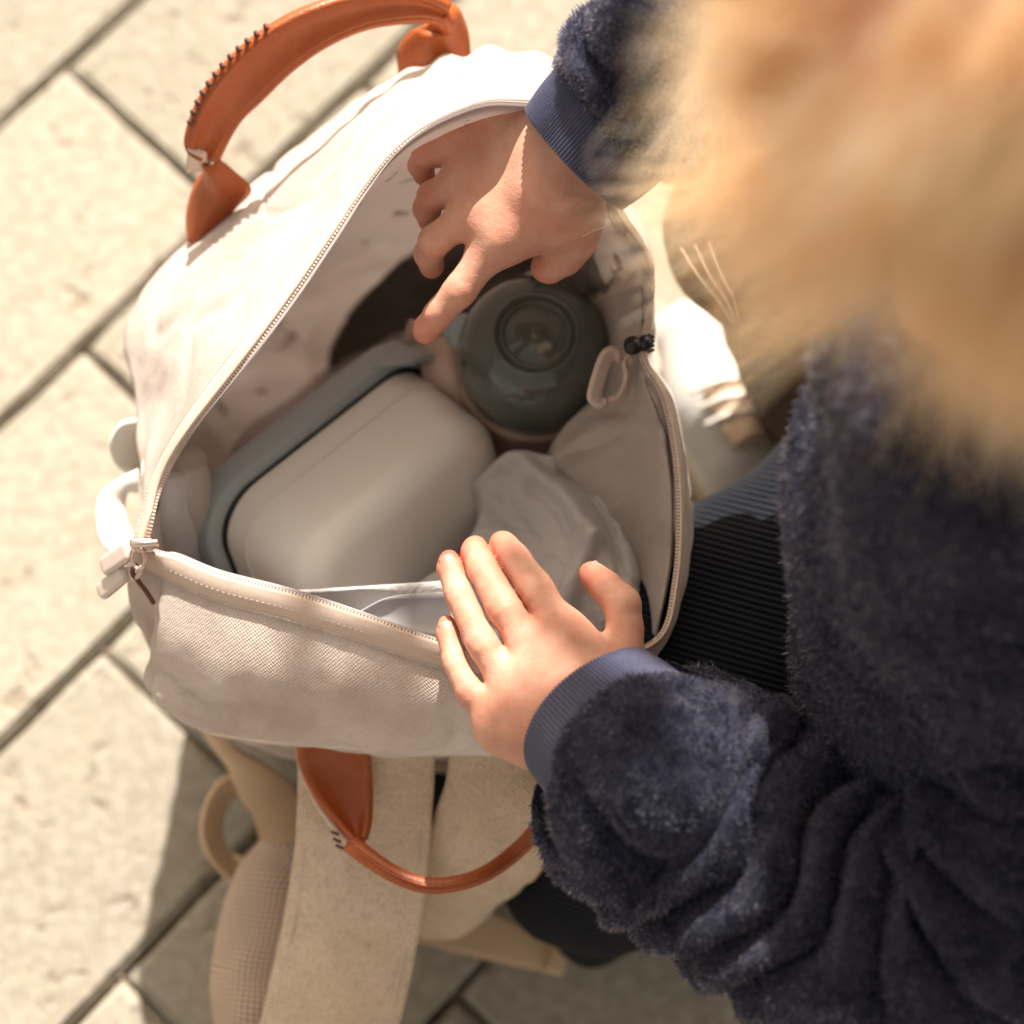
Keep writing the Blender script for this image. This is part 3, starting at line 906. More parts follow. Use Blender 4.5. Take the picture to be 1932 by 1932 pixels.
# side pieces at the zip end: bright webbing loops, slider, pulls, cord
strip('side_webbing', PP([(268, 792, .245), (232, 798, .240), (212, 822, .232), (207, 848, .226), (222, 880, .220), (262, 900, .218)]),
      PP([(268, 800, .230), (262, 815, .226), (262, 830, .222), (262, 850, .218), (262, 870, .214), (266, 893, .210)]), M['white_webbing'], bag, .0026, n=50, m=10, crown=.001)
strip('side_webbing', PP([(262, 885, .232), (222, 905, .232), (188, 935, .230), (184, 985, .228), (196, 1030, .228), (236, 1056, .232)]),
      PP([(262, 925, .226), (240, 925, .226), (232, 950, .224), (238, 985, .224), (250, 1010, .226), (262, 1030, .230)]), M['white_webbing'], bag, .0028, n=60, m=12, crown=.002, wob=.001)
strip('side_gusset', PP([(262, 1105, .262), (258, 1150, .240), (268, 1190, .225), (298, 1235, .215)]), PP([(300, 1080, .268), (305, 1140, .250), (308, 1190, .236), (312, 1250, .226)]), M['canvas'], bag, .002, n=30, m=12, crown=.003, wob=.001)
# slider
sl = P(268, 1030, .296); e1 = nrm(P(298, 1025, .296) - P(251, 1027, .296)); e2s = np.cross([0, 0, 1], e1)
zs = loft2d('zip_slider', [(rrect(.011, .0062, .0015, 40) * k, h) for k, h in ((.85, -.0025), (1, -.0018), (1, .0012), (.85, .0020))], sl, e1, e2s, np.array([0, 0, 1.]), M['metal'], bag)
tube('slider_bar', [P(248, 1028, .300), P(270, 1026, .302), P(298, 1024, .300)], [.0016, .0017, .0019], M['metal'], zs, n=16, m=12)
tube('slider_ring', [P(255, 1038, .299), P(250, 1056, .298), P(258, 1072, .297), P(270, 1068, .298), P(273, 1050, .299), P(266, 1038, .300)], .0009, M['metal'], zs, n=36, m=10, closed=True)
def zip_pull(a, b, w):
    d = b - a; L = np.linalg.norm(d); t = nrm(d); s_ = nrm(np.cross(t, [0, 0, 1])); up = np.cross(s_, t)
    n = 26
    rows_ = []
    for k in range(n):
        f = k / (n - 1); rib = 1 + (.10 * (k % 2))
        end = min(1, .45 + min(f, 1 - f) * 6)
        rows_.append((rrect(w * rib * end, .0042 * rib * end, .0016, 24), f * L))
    return loft2d('zip_pull', rows_, a, s_, up, t, M['pull'], bag)
zip_pull(P(247, 1036, .298), P(194, 1072, .284), .0082)
zip_pull(P(240, 1076, .290), P(188, 1120, .276), .0074)
tube('pull_cord', [P(256, 1064, .297), P(250, 1080, .294), P(262, 1098, .290), P(276, 1116, .285), P(290, 1138, .280)], .0011, M['thread'], bag, n=30, m=8)
tube('pull_cord', [P(268, 1068, .297), P(262, 1084, .294), P(250, 1092, .290), P(246, 1070, .292)], .0011, M['ecru_thread'], bag, n=30, m=8)
# right end: black end stops and the fabric pull loop
for (u_, v_, rx, ry) in ((1194, 652, .0042, .0052), (1217, 648, .0036, .0046)):
    lathe('zip_end_stop', [(0.0001, -.004), (rx * .8, -.0032), (rx, -.001), (rx, .0012), (rx * .75, .003), (.0001, .0036)], P(u_, v_, .309), M['black'], bag, m=20)
for k in range(4):
    tube('end_stop_tooth', [P(1222, 634 + k * 9, .310), P(1234, 636 + k * 8, .309)], [.0014, .0007], M['black'], bag, n=5, m=6)
strip('pull_loop', PP([(1172, 664, .302), (1152, 656, .303), (1132, 674, .302), (1112, 738, .298), (1114, 758, .297), (1134, 768, .296), (1146, 758, .296)]),
      PP([(1170, 684, .296), (1158, 680, .297), (1148, 692, .297), (1132, 742, .294), (1132, 748, .293), (1138, 752, .293), (1140, 748, .293)]), M['tape'], bag, .003, n=50, m=8)
strip('pull_loop', PP([(1186, 664, .300), (1176, 680, .298), (1180, 712, .296), (1166, 745, .292), (1148, 752, .290)]),
      PP([(1196, 680, .296), (1190, 700, .293), (1188, 720, .291), (1176, 752, .288), (1154, 762, .286)]), M['tape'], bag, .0022, n=40, m=8)

# ------------------------------------------------------------------ things in the bag
# lunch box: seen from its long side and base, lid towards the far wall
Lx = nrm(P(860, 735, .24) - P(420, 965, .255))
up = np.array([0, 0, 1.])
perp = nrm(np.cross(up, Lx)); perp = perp if perp[1] < 0 else -perp            # towards the near side of the bag
ax = nrm(perp * .84 + up * .50 + Lx * .32)                                       # lid -> base
Lx = nrm(Lx - (Lx @ ax) * ax)
ay = np.cross(ax, Lx); ay = ay if ay[2] > 0 else -ay
bx = empty('lunch_box', (0, 0, 0), 'beige plastic lunch box with grey lid lying on its side in the backpack', 'lunch box')
bw, bh, bd = .136, .086, .058
bo = P(596, 806, .235) - ay * bh / 2          # centre of the lid plane
def Lr(w, h, r): return rrect(w, h, r, 120)
rb = .025
rows_ = [(Lr(bw - .002, bh - .002, rb), -.004)]
for t_v in np.linspace(0, 1, 8):
    rows_.append((Lr(bw - .003 - .006 * t_v, bh - .002 - .008 * t_v, rb), t_v * (bd - .015)))
for a_ in np.linspace(10, 90, 10):
    i_ = .015 * (1 - math.cos(R(a_)))
    rows_.append((Lr(bw - .009 - 2 * i_, bh - .010 - 2 * i_, max(.008, rb - i_)), bd - .015 + .015 * math.sin(R(a_))))
for k in (.8, .6, .4): rows_.append((Lr((bw - .039) * k, (bh - .040) * k, .01 * k), bd))
loft2d('box_body', rows_, bo, Lx, ay, ax, M['box_body'], bx)
ridge = rrect(bw - .0035, bh - .003, rb, 160)
tube('mould_line', np.array([bo + p[0] * Lx + p[1] * ay + ax * .017 for p in ridge]), .0005, M['box_body'], bx, m=8, closed=True, resample=False)
lw, lh_ = bw + .015, bh + .013
lr = [(Lr(lw - .006, lh_ - .006, rb), .0015), (Lr(lw - .0015, lh_ - .0015, rb + .003), .0015), (Lr(lw, lh_, rb + .004), -.0002), (Lr(lw, lh_, rb + .004), -.012), (Lr(lw - .002, lh_ - .002, rb + .003), -.014), (Lr(lw - .012, lh_ - .012, rb), -.0145), (Lr(.02, .01, .004), -.0145)]
loft2d('box_lid', lr, bo, Lx, ay, ax, M['box_lid'], bx)
gk = [(Lr(bw - .002, bh - .002, rb), .0018), (Lr(bw + .0004, bh + .0004, rb), .0024), (Lr(bw - .003, bh - .003, rb), .0032)]
loft2d('gasket', gk, bo, Lx, ay, ax, M['gasket'], bx, close_end=False, close_start=False)
# corner clip of the lid, a tongue that laps over the body near the far corner
ll = rrect(lw + .001, lh_ + .001, rb + .004, 400)
angs = np.degrees(np.arctan2(ll[:, 1] / lh_, ll[:, 0] / lw))
sel = ll[(angs > -8) & (angs < 62)]
sel = sel[np.argsort(np.degrees(np.arctan2(sel[:, 1] / lh_, sel[:, 0] / lw)))]
cl = cr(np.c_[sel, np.zeros(len(sel))], 40)
A_ = []
for k, p in enumerate(cl):
    f = k / 39; dep = .0120 * min(1, (1 - f) * 6)
    A_.append([bo + p[0] * Lx + p[1] * ay + ax * (-.002 + (dep + .002) * t) for t in np.linspace(0, 1, 8)])
sheet('lid_clip', np.array(A_), M['box_lid'], bx, .0030)
# finger recess rim on the base
rc = [bo + ax * (bd - .003 + .001) + Lx * x + ay * y for x, y in ((-.020, .022), (.000, .026), (.028, .026), (.046, .018), (.050, .004))]
tube('base_ridge', rc, [.0006, .0010, .0010, .0009, .0005], M['box_body'], bx, n=50, m=8)

# drinking bottle with a domed lid
bt = empty('drinking_bottle', (0, 0, 0), 'round bottle with smoky green domed lid standing in the backpack', 'bottle')
bc = P(1010, 668, .235)
prof = [(.0372, -.012), (.0376, -.004), (.0374, .003), (.0364, .0085), (.0344, .0150), (.0310, .0210), (.0270, .0252), (.0235, .0276), (.0212, .0286), (.0205, .0292), (.0196, .0296), (.0188, .0290), (.0180, .0277), (.0173, .0277), (.0168, .0285), (.0160, .0290), (.0154, .0286), (.0148, .0272), (.0130, .0276), (.0095, .0288), (.0055, .0296), (.0024, .0299), (.0018, .0305), (.0009, .0308), (.0001, .0308)]
def fine(pr, n=160):
    q = cr(np.c_[np.array(pr), np.zeros(len(pr))], n); return q[:, :2]
lathe('bottle_lid', fine(prof), bc, M['bottle_lid'], bt, m=128)
bp = [(.0001, -.205), (.030, -.205), (.034, -.200), (.0355, -.18), (.0365, -.08), (.038, -.040), (.0392, -.024), (.0396, -.0155), (.0390, -.0128), (.0372, -.0122)]
lathe('bottle_body', fine(bp, 90), bc, M['bottle_body'], bt, m=96)
strip('carry_tab', PP([(905, 600, .243), (870, 592, .243), (842, 604, .241), (832, 628, .238)]), PP([(900, 668, .236), (880, 662, .234), (862, 655, .232), (850, 640, .234)]), M['box_lid'], bt, .004, n=24, m=8)

# pale silicone sleeve edge / spoon case between box and bottle
def cloth_grid(name, corners, ridges, mat, amp, seed, zoff=0, nu=190, nv=150, lab=None, cat=None, parent=None, edge=.02):
    """crumpled fabric heap: a sheet over measured corner rows with folds"""
    rowsp = np.stack([cr_param(PP(r_), nv) for r_ in corners], 0)
    G = np.stack([cr_param(rowsp[:, j], nu) for j in range(nv)], 1)
    d = noise(G * [1, 1, 0], 17, seed, 2) * .006
    warp = noise(G * [1, 1, 0], 26, seed + 5, 2)[..., None] * .012
    rr = 1 - np.abs(noise((G + warp) * [1, 1, 0] , 30, seed + 7)) * 2
    d -= np.maximum(0, 1 - np.abs(noise((G + warp * 1.5) * [1, .6, 0], 44, seed + 17)) * 6) * amp * .5
    d += np.clip(rr, -1, 1) ** 3 * amp
    d += noise(G * [1, 1, 0] + warp, 75, seed + 9, 2) * .0008
    for (pts, h, w) in ridges:
        q = cr(PP(pts), 40)
        dist = np.min(np.linalg.norm((G[:, :, None, :2] - q[None, None, :, :2]), axis=3), axis=2)
        d += h * np.exp(-(dist / w) ** 2)
    G[..., 2] += d + zoff
    u_ = np.linspace(0, 1, nu)[:, None]; v_ = np.linspace(0, 1, nv)[None]
    ed = np.minimum(np.minimum(u_, 1 - u_), np.minimum(v_, 1 - v_))
    G[..., 2] -= np.clip(1 - ed / .07, 0, 1) ** 2 * edge
    return sheet(name, G, mat, parent, .0012, label=lab, cat=cat)
cloth_grid('fabric_pouch', [[(880, 905, .225), (960, 850, .235), (1040, 850, .245)],
                         [(900, 960, .235), (1010, 905, .245), (1120, 905, .255)],
                         [(850, 1050, .242), (1010, 1010, .252), (1190, 1000, .258)],
                         [(770, 1100, .245), (960, 1110, .255), (1225, 1110, .262)],
                         [(780, 1200, .240), (980, 1230, .250), (1230, 1215, .255)]],
           [([(980, 862, .2), (1060, 910, .2), (1140, 960, .2), (1200, 1040, .2), (1222, 1110, .2)], .0075, .0045),
            ([(905, 915, .2), (960, 905, .2), (1010, 940, .2), (1060, 1000, .2), (1105, 1070, .2)], .008, .006),
            ([(960, 900, .2), (1010, 880, .2), (1040, 870, .2)], .006, .006),
            ([(1112, 1070, .2), (1090, 1110, .2), (1060, 1180, .2)], .006, .005),
            ([(1100, 1060, .2), (1150, 1130, .2), (1160, 1200, .2)], .005, .006),
            ([(930, 980, .2), (985, 1040, .2), (1005, 1110, .2)], -.006, .007),
            ([(1060, 930, .2), (1110, 980, .2), (1150, 1060, .2), (1160, 1130, .2)], -.006, .004),
            ([(1000, 960, .2), (1050, 1010, .2), (1075, 1060, .2)], -.005, .0035),
            ([(1130, 985, .2), (1175, 1050, .2), (1200, 1130, .2)], .005, .0035)],
           M['cloth'], .0020, 3, zoff=-.008, lab='crumpled light grey nylon fabric bag between the lunch box and the thumb', cat='fabric bag')
# taupe gathered lining fold on the right of the bottle (belongs to the backpack)
cloth_grid('pocket_fold', [[(1120, 560, .24), (1175, 500, .27), (1216, 500, .298)],
                         [(1140, 720, .24), (1180, 690, .27), (1212, 690, .292)],
                         [(1035, 850, .235), (1150, 820, .262), (1250, 800, .290)],
                         [(1080, 930, .238), (1190, 900, .262), (1272, 930, .290)],
                         [(1160, 1040, .236), (1215, 1040, .255), (1268, 1060, .285)],
                         [(1190, 1160, .236), (1222, 1160, .255), (1240, 1190, .285)]],
           [([(1040, 862, .2), (1110, 830, .2), (1190, 820, .2)], .004, .004), ([(1065, 905, .2), (1150, 880, .2), (1230, 930, .2)], .005, .005),
            ([(1190, 740, .2), (1215, 830, .2), (1230, 960, .2), (1225, 1060, .2)], .006, .006),
            ([(1130, 800, .2), (1160, 860, .2), (1210, 900, .2)], -.006, .006)],
           M['brown_nylon'], .0022, 14, parent=bag, edge=.012)
# light flat pouch and a rolled cloth at the left
rc_ = empty('rolled_cloth', (0, 0, 0), 'rolled grey cloth standing at the left end of the open bag', 'cloth')
for k, (uu, vv, rr_, zt) in enumerate(((318, 935, .0125, .262), (352, 925, .0105, .258))):
    c0 = P(uu, vv, zt)
    path = [c0 + [0, -.012, -.17], c0 + [0, -.004, -.07], c0 + [0, .004, .0], c0 + [.001, .012, .012]]
    tube('cloth_roll', path, [rr_, rr_ * 1.1, rr_ * 1.2, rr_ * .9], M['cloth'] if k == 0 else M['brown_nylon'], rc_, n=60, m=28, flat=1.7)
# added dark sheet, paints the shade on the far lining behind the hand
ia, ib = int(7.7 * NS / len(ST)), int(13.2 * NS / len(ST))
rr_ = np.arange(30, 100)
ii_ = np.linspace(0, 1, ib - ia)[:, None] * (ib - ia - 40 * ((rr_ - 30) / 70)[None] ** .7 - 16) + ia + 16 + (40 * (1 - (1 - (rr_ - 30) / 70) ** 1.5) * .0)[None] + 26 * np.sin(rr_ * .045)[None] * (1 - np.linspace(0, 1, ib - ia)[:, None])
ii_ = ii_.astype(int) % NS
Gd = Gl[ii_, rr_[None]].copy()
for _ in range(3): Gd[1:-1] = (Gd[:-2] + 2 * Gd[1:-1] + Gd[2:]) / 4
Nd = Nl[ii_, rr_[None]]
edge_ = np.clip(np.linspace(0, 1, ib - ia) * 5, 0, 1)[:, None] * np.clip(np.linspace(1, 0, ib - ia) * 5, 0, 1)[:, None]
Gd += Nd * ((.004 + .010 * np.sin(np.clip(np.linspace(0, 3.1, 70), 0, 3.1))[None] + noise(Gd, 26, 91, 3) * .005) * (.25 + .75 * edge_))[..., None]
sheet('lining_shade_sheet', Gd, M['shade_dark'], None, .0015, label='added dark sheet standing in for the deep shade behind the hand', cat='cloth')
# small dark organiser under everything and a pinkish strap beside the bottle
oc = empty('food_pouch', (0, 0, 0), 'dusty pink pouch tucked behind the bottle under the index finger', 'pouch')
cloth_p = [[(800, 640, .20), (850, 640, .215), (900, 640, .20)], [(800, 700, .215), (850, 700, .226), (900, 720, .21)], [(830, 760, .20), (870, 770, .21), (905, 790, .20)]]
rw = np.stack([cr_param(PP(r_), 30) for r_ in cloth_p], 0); Gp = np.stack([cr_param(rw[:, j], 40) for j in range(30)], 1)
Gp[..., 2] += noise(Gp, 50, 3) * .002
sheet('pouch_front', Gp, M['tape'], oc, .004)
strip('pouch_strap', PP([(752, 690, .20), (760, 640, .212), (772, 604, .22)]), PP([(770, 690, .20), (782, 640, .212), (792, 606, .22)]), M['tape'], oc, .002, n=20, m=8)

# ------------------------------------------------------------------ the child
kid = empty('person', (0, 0, 0), 'blond child in a navy fleece jacket crouching and reaching into the backpack', 'person')

def c6(x, y, z, r):   # measured on the near (left) hand
    return (*P(x * .26087 + 756.0, y * .26087 + 966.0, z), r * .001)
def c5(x, y, z, r):   # measured on the far (right) hand
    return (*P(x * .30434 + 714.0, y * .30434 + 126.0, z), r * .001)

def hand_sdf(fingers, thumb, palm, dims, grooves):
    def f(p):
        p = np.asarray(p)
        fd = None
        for ch in fingers:
            d = None
            for (a, b) in zip(ch[:-1], ch[1:]):
                c = capsule(p, a[:3], b[:3], a[3], b[3])
                d = c if d is None else smin(d, c, .0022)
            fd = d if fd is None else smin(fd, d, .0012) + .0006 * np.exp(-((fd - d) / .0014) ** 2)
        pd = None
        for (a, b) in palm:
            c = capsule(p, a[:3], b[:3], a[3], b[3])
            pd = c if pd is None else smin(pd, c, .012)
        d = smin(fd, pd, .0050)
        td = None
        for (a, b) in zip(thumb[:-1], thumb[1:]):
            c = capsule(p, a[:3], b[:3], a[3], b[3])
            td = c if td is None else smin(td, c, .0035)
        d = smin(d, td, .0045)
        for (c, r, h) in dims:            # dimples and knuckle swellings
            q = ((p - np.asarray(c)) ** 2).sum(1) / r ** 2
            d = d + h * np.exp(-q)
        for (c, t, w, h, R_) in grooves:    # skin creases across the joints
            q = p - np.asarray(c)
            s_ = q @ np.asarray(t)
            rr = (q * q).sum(1) - s_ * s_
            d = d + h * np.exp(-(s_ / w) ** 2) * np.exp(-rr / R_ ** 2)
        return d.astype(np.float32)
    return f

def crease(ch, j, h=.00075, w=.00060, n=3, sp=.0013):
    a, b, c = np.array(ch[j - 1][:3]), np.array(ch[j][:3]), np.array(ch[j + 1][:3])
    t = nrm(c - a)
    return [(b + t * sp * k, t, w, h * (1 if k == 0 else .6), .0085) for k in range(-(n // 2), n // 2 + 1)]

# --- near hand (the child's left), back of the hand up, resting on the rim
zb = .3225
Lp = [c6(745, 1530, zb - .001, 7.87), c6(640, 1425, zb, 6.30), c6(505, 1310, zb + .001, 5.84), c6(392, 1085, zb, 5.17), c6(340, 880, zb - .003, 4.72), c6(334, 812, zb - .005, 3.93)]
Lr_ = [c6(850, 1330, zb + .001, 8.55), c6(735, 1175, zb + .003, 7.16), c6(590, 950, zb + .005, 6.81), c6(425, 600, zb + .001, 6.01), c6(358, 410, zb - .003, 5.54), c6(352, 352, zb - .005, 4.74)]
Lm = [c6(1000, 1110, zb + .003, 9.01), c6(890, 920, zb + .005, 7.85), c6(745, 690, zb + .006, 7.51), c6(590, 400, zb + .001, 6.81), c6(540, 300, zb - .003, 6.24), c6(538, 262, zb - .005, 5.43)]
Li = [c6(1170, 930, zb + .002, 9.15), c6(1110, 790, zb + .004, 8.01), c6(975, 560, zb + .004, 7.66), c6(815, 340, zb - .001, 6.98), c6(745, 258, zb - .005, 6.41), c6(735, 232, zb - .007, 5.61)]
Lt = [c6(1500, 1190, zb - .003, 10.5), c6(1600, 1000, zb - .004, 8.6), c6(1622, 850, zb - .004, 7.4), c6(1600, 665, zb - .003, 7.6), c6(1480, 540, zb - .004, 6.3), c6(1392, 462, zb - .006, 5.3), c6(1372, 445, zb - .007, 4.6)]
wl = c6(1330, 1490, zb + .006, 15.0)
el_ = (*P(1240, 1480, .340), .019)
wl1 = c6(1230, 1590, zb + .003, 12.5)
palmL = [(wl1, Lp[0]), (wl, Lr_[0]), (wl, Lm[0]), (wl, Li[0]), (wl, Lt[0]), (wl1, (*Lp[0][:3], .007)), (wl, el_), (wl1, el_), (c6(960, 1640, zb - .003, 8.5), Lp[0]), (c6(960, 1640, zb - .003, 8.5), wl1), (Lt[0], Li[0])]
def bridge(a, b): return ((*a[:3], a[3] - .0004), (*b[:3], b[3] - .0004))
palmL += [bridge(Lp[0], Lr_[0]), bridge(Lr_[0], Lm[0]), bridge(Lm[0], Li[0])]
dimL = [(P(952, 1366, zb + .0085), .0042, .0011), (P(984, 1308, zb + .0098), .0042, .0011), (P(1018, 1252, zb + .0105), .004, .0009)]
for ch in (Lr_, Lm, Li, Lp):
    dimL.append((np.array(ch[2][:3]) + [0, 0, .004], .0045, -.0002))
grL = []
for ch in (Lp, Lr_, Lm, Li): grL += crease(ch, 2) + crease(ch, 3, .0006, n=2)
grL += crease(Lt, 3, .0005) + crease(Lt, 2, .0005, n=3, sp=.0022)
# tendon folds on the back of the hand
# --- far hand (the child's right), fingers curled inside the rim, index pointing
za = .350
Rp = [c5(600, 500, za, 7.56), c5(470, 498, za + .001, 6.51), c5(300, 548, za - .004, 6.20), c5(262, 612, za - .014, 5.46), c5(285, 672, za - .024, 5.04)]
Rr = [c5(590, 700, za + .002, 8.06), c5(480, 730, za + .002, 6.89), c5(338, 802, za - .005, 6.68), c5(300, 880, za - .016, 5.94), c5(318, 955, za - .028, 5.30)]
Rm = [c5(640, 890, za + .003, 8.27), c5(520, 950, za + .002, 7.21), c5(350, 1080, za - .005, 7.00), c5(312, 1160, za - .016, 6.25), c5(330, 1236, za - .030, 5.51)]
Ri = [c5(760, 1060, za + .002, 8.45), c5(640, 1200, za - .001, 7.52), c5(505, 1385, za - .006, 7.11), c5(375, 1530, za - .014, 6.28), c5(300, 1622, za - .022, 5.67), c5(285, 1648, za - .025, 4.94)]
Rt = [c5(1180, 930, za + .002, 12.0), c5(1210, 1070, za - .006, 9.6), c5(1150, 1170, za - .012, 8.2), c5(1060, 1235, za - .020, 7.0), c5(1030, 1250, za - .025, 6.0)]
wr1 = c5(1000, 500, za + .012, 12.0); wr2 = c5(1090, 760, za + .012, 13.0)
er = (*P(1240, 150, .405), .016)
palmR = [(wr1, Rp[0]), (wr1, Rr[0]), (wr2, Rr[0]), (wr2, Rm[0]), (wr2, Ri[0]), (wr2, Rt[0]), (wr1, er), (wr2, er), (wr1, wr2), (Rt[0], (*Ri[0][:3], .008)), (c5(780, 390, za + .003, 8.5), Rp[0]), (c5(780, 390, za + .003, 8.5), wr1)]
palmR += [bridge(Rp[0], Rr[0]), bridge(Rr[0], Rm[0]), bridge(Rm[0], Ri[0])]
dimR = [((np.array(a[0][:3]) + np.array(b[0][:3])) / 2 + [.002, 0, .0085], .0045, .0009) for a, b in ((Rp, Rr), (Rr, Rm), (Rm, Ri))]
for ch in (Rp, Rr, Rm, Ri):
    dimR.append((np.array(ch[2][:3]) + [0, 0, .004], .0045, -.0002))
grR = []
for ch in (Rp, Rr, Rm, Ri): grR += crease(ch, 2, .0005)
grR += crease(Ri, 3, .0004, n=2) + crease(Rt, 2, .0004)

def build_hand(fingers, thumb, palm, dims, gr, pad):
    allp = np.array([q[:3] for ch in fingers + [thumb] for q in ch] + [q[:3] for pr in palm for q in pr])
    lo, hi = allp.min(0) - pad, allp.max(0) + pad
    V, Q = surface_nets(hand_sdf(fingers, thumb, palm, dims, gr), lo, hi, .00075)
    for _ in range(3):
        acc = np.zeros_like(V); cnt = np.zeros(len(V))
        for k in range(4):
            for o_ in (1, 3):
                np.add.at(acc, Q[:, k], V[Q[:, (k + o_) % 4]]); np.add.at(cnt, Q[:, k], 1)
        V = V * .45 + .55 * acc / np.maximum(cnt, 1)[:, None]
    red = np.zeros(len(V))
    for ch in fingers + [thumb]:
        tip = np.array(ch[-1][:3]); red += .85 * np.exp(-(((V - tip) ** 2).sum(1)) / .0095 ** 2)
        for k, w in ((2, .38), (3, .25)):
            c = np.array(ch[k][:3]); red += w * np.exp(-(((V - c) ** 2).sum(1)) / .0062 ** 2)
        c = np.array(ch[0][:3]); red += .15 * np.exp(-(((V - c) ** 2).sum(1)) / .008 ** 2)
    for a in range(3):        # flush where fingers meet
        c = (np.array(fingers[a][1][:3]) + np.array(fingers[a + 1][1][:3])) / 2
        red += .35 * np.exp(-(((V - c) ** 2).sum(1)) / .005 ** 2)
    return V, Q, np.clip(red + noise(V, 160, 5, 2) * .10, 0, 1)

VL, QL, RL = build_hand([Lp, Lr_, Lm, Li], Lt, palmL, dimL, grL, .018)
VR, QR, RR = build_hand([Rp, Rr, Rm, Ri], Rt, palmR, dimR, grR, .018)

# --- the rest of the body (hidden by clothes and hair, but whole)
HC = P(2110, 30, .715)                                    # head centre
shL, shR = P(2100, 1250, .41), P(1980, 330, .48)           # shoulders
elL, elR = P(1720, 1760, .350), P(1520, 70, .440)           # elbows
chest, belly, hip = P(1980, 850, .44), P(2050, 1150, .34), P(2150, 1250, .20)
fdir = nrm(np.array([-.72, -.10, -.62]))                   # where the face looks
sdv = nrm(np.cross(fdir, [0, 0, 1])); hup = nrm(np.cross(sdv, fdir))
if hup[2] < 0: hup = -hup
HM = np.stack([sdv, fdir, hup], 1)
def hq(x, y, z): return HC + sdv * x + fdir * y + hup * z
def body_f(p):
    d = ellipsoid(p, HC - fdir * .006 + hup * .012, (.066, .080, .070), HM)
    d = smin(d, ellipsoid(p, hq(0, .022, -.040), (.045, .045, .045), HM), .03)            # jaw
    d = smin(d, capsule(p, hq(0, .078, -.004), hq(0, .090, -.022), .005, .008), .008)      # nose
    for s_ in (-1, 1):
        d = smin(d, ellipsoid(p, hq(s_ * .067, -.004, -.008), (.006, .012, .018), HM), .006)    # ear
        d = smin(d, ellipsoid(p, hq(s_ * .032, .048, -.028), (.020, .020, .018), HM), .02)    # cheek
        d = -smin(-d, np.linalg.norm(p - hq(s_ * .028, .084, .002), axis=1) - .011, .012)      # eye socket
    nk = P(1960, 560, .55)
    d = smin(d, capsule(p, hq(0, -.02, -.05), nk, .032, .034), .02)
    d = smin(d, capsule(p, nk, chest, .04, .058), .04)
    d = smin(d, capsule(p, chest, belly, .058, .065), .04)
    d = smin(d, capsule(p, belly, hip, .065, .075), .04)
    d = smin(d, capsule(p, shL, shR, .030, .030), .04)
    for a, b, c in ((shL, elL, np.array(el_[:3])), (shR, elR, np.array(er[:3]))):
        d = smin(d, capsule(p, a, b, .026, .023), .015)
        d = smin(d, capsule(p, b, c, .023, .017), .01)
    return d.astype(np.float32)
allb = np.array([HC, shL, shR, elL, elR, chest, belly, hip, el_[:3], er[:3]])
VB, QB = surface_nets(body_f, allb.min(0) - .10, allb.max(0) + .10, .0055)
VV = np.concatenate([VL, VR, VB]); QQ = np.concatenate([QL, QR + len(VL), QB + len(VL) + len(VR)])
mk('body', VV, QQ, M['skin'], kid, attrs={'redness': np.concatenate([RL, RR, np.zeros(len(VB))])})

def nail(tip, prev, r, width, length, dorsal=(0, 0, 1), twist=0.0, back=0.0):
    tip = np.array(tip[:3]); prev = np.array(prev[:3])
    t = nrm(tip - prev); n = nrm(np.array(dorsal, float) - (np.array(dorsal, float) @ t) * t)
    s_ = np.cross(t, n)
    a = np.linspace(-1, 1, 15); L = np.linspace(0, 1, 12)
    G = np.zeros((15, 12, 3))
    for i, u_ in enumerate(a):
        for j, v_ in enumerate(L):
            wv = width * (1 - .22 * (1 - min(1, v_ * 4)) ** 2)
            th = u_ * wv / r + twist
            end = 1 - .22 * u_ * u_
            ctr = tip + t * (-back - length * .5 + length * (v_ - .5) * end)
            rr = r + .00030 - .0009 * (1 - v_) ** 4 - .0006 * abs(u_) ** 5
            G[i, j] = ctr + (math.cos(th) * n + math.sin(th) * s_) * rr
    return sheet('fingernail', G, M['nail'], kid, .0007)
nail(Lp[-2], Lp[-3], Lp[-2][3] - .0001, .0034, .0068, twist=-.05, back=-.0035)
nail(Lr_[-2], Lr_[-3], Lr_[-2][3] - .0001, .0039, .0078, twist=-.05, back=-.0038)
nail(Lt[-2], Lt[-3], Lt[-2][3] - .0001, .0036, .0082, dorsal=nrm([.65, .65, .62]), back=-.0032)
for s_ in (-1, 1):
    lathe('eye', [(.0001, .0085), (.005, .007), (.0082, .0025), (.0085, 0), (.0082, -.0025), (.005, -.007), (.0001, -.0085)], hq(s_ * .028, .066, .002), M['eye'], kid, m=24, axis=fdir)
    lathe('iris', [(.0001, .0092), (.003, .0089), (.0042, .0078)], hq(s_ * .028, .066, .002), M['iris'], kid, m=20, axis=fdir)
tube('lips', [hq(-.015, .064, -.046), hq(-.006, .069, -.045), hq(0, .069, -.047), hq(.006, .069, -.045), hq(.015, .064, -.046)], [.001, .0028, .0032, .0028, .001], M['lips'], kid, n=24, m=10)

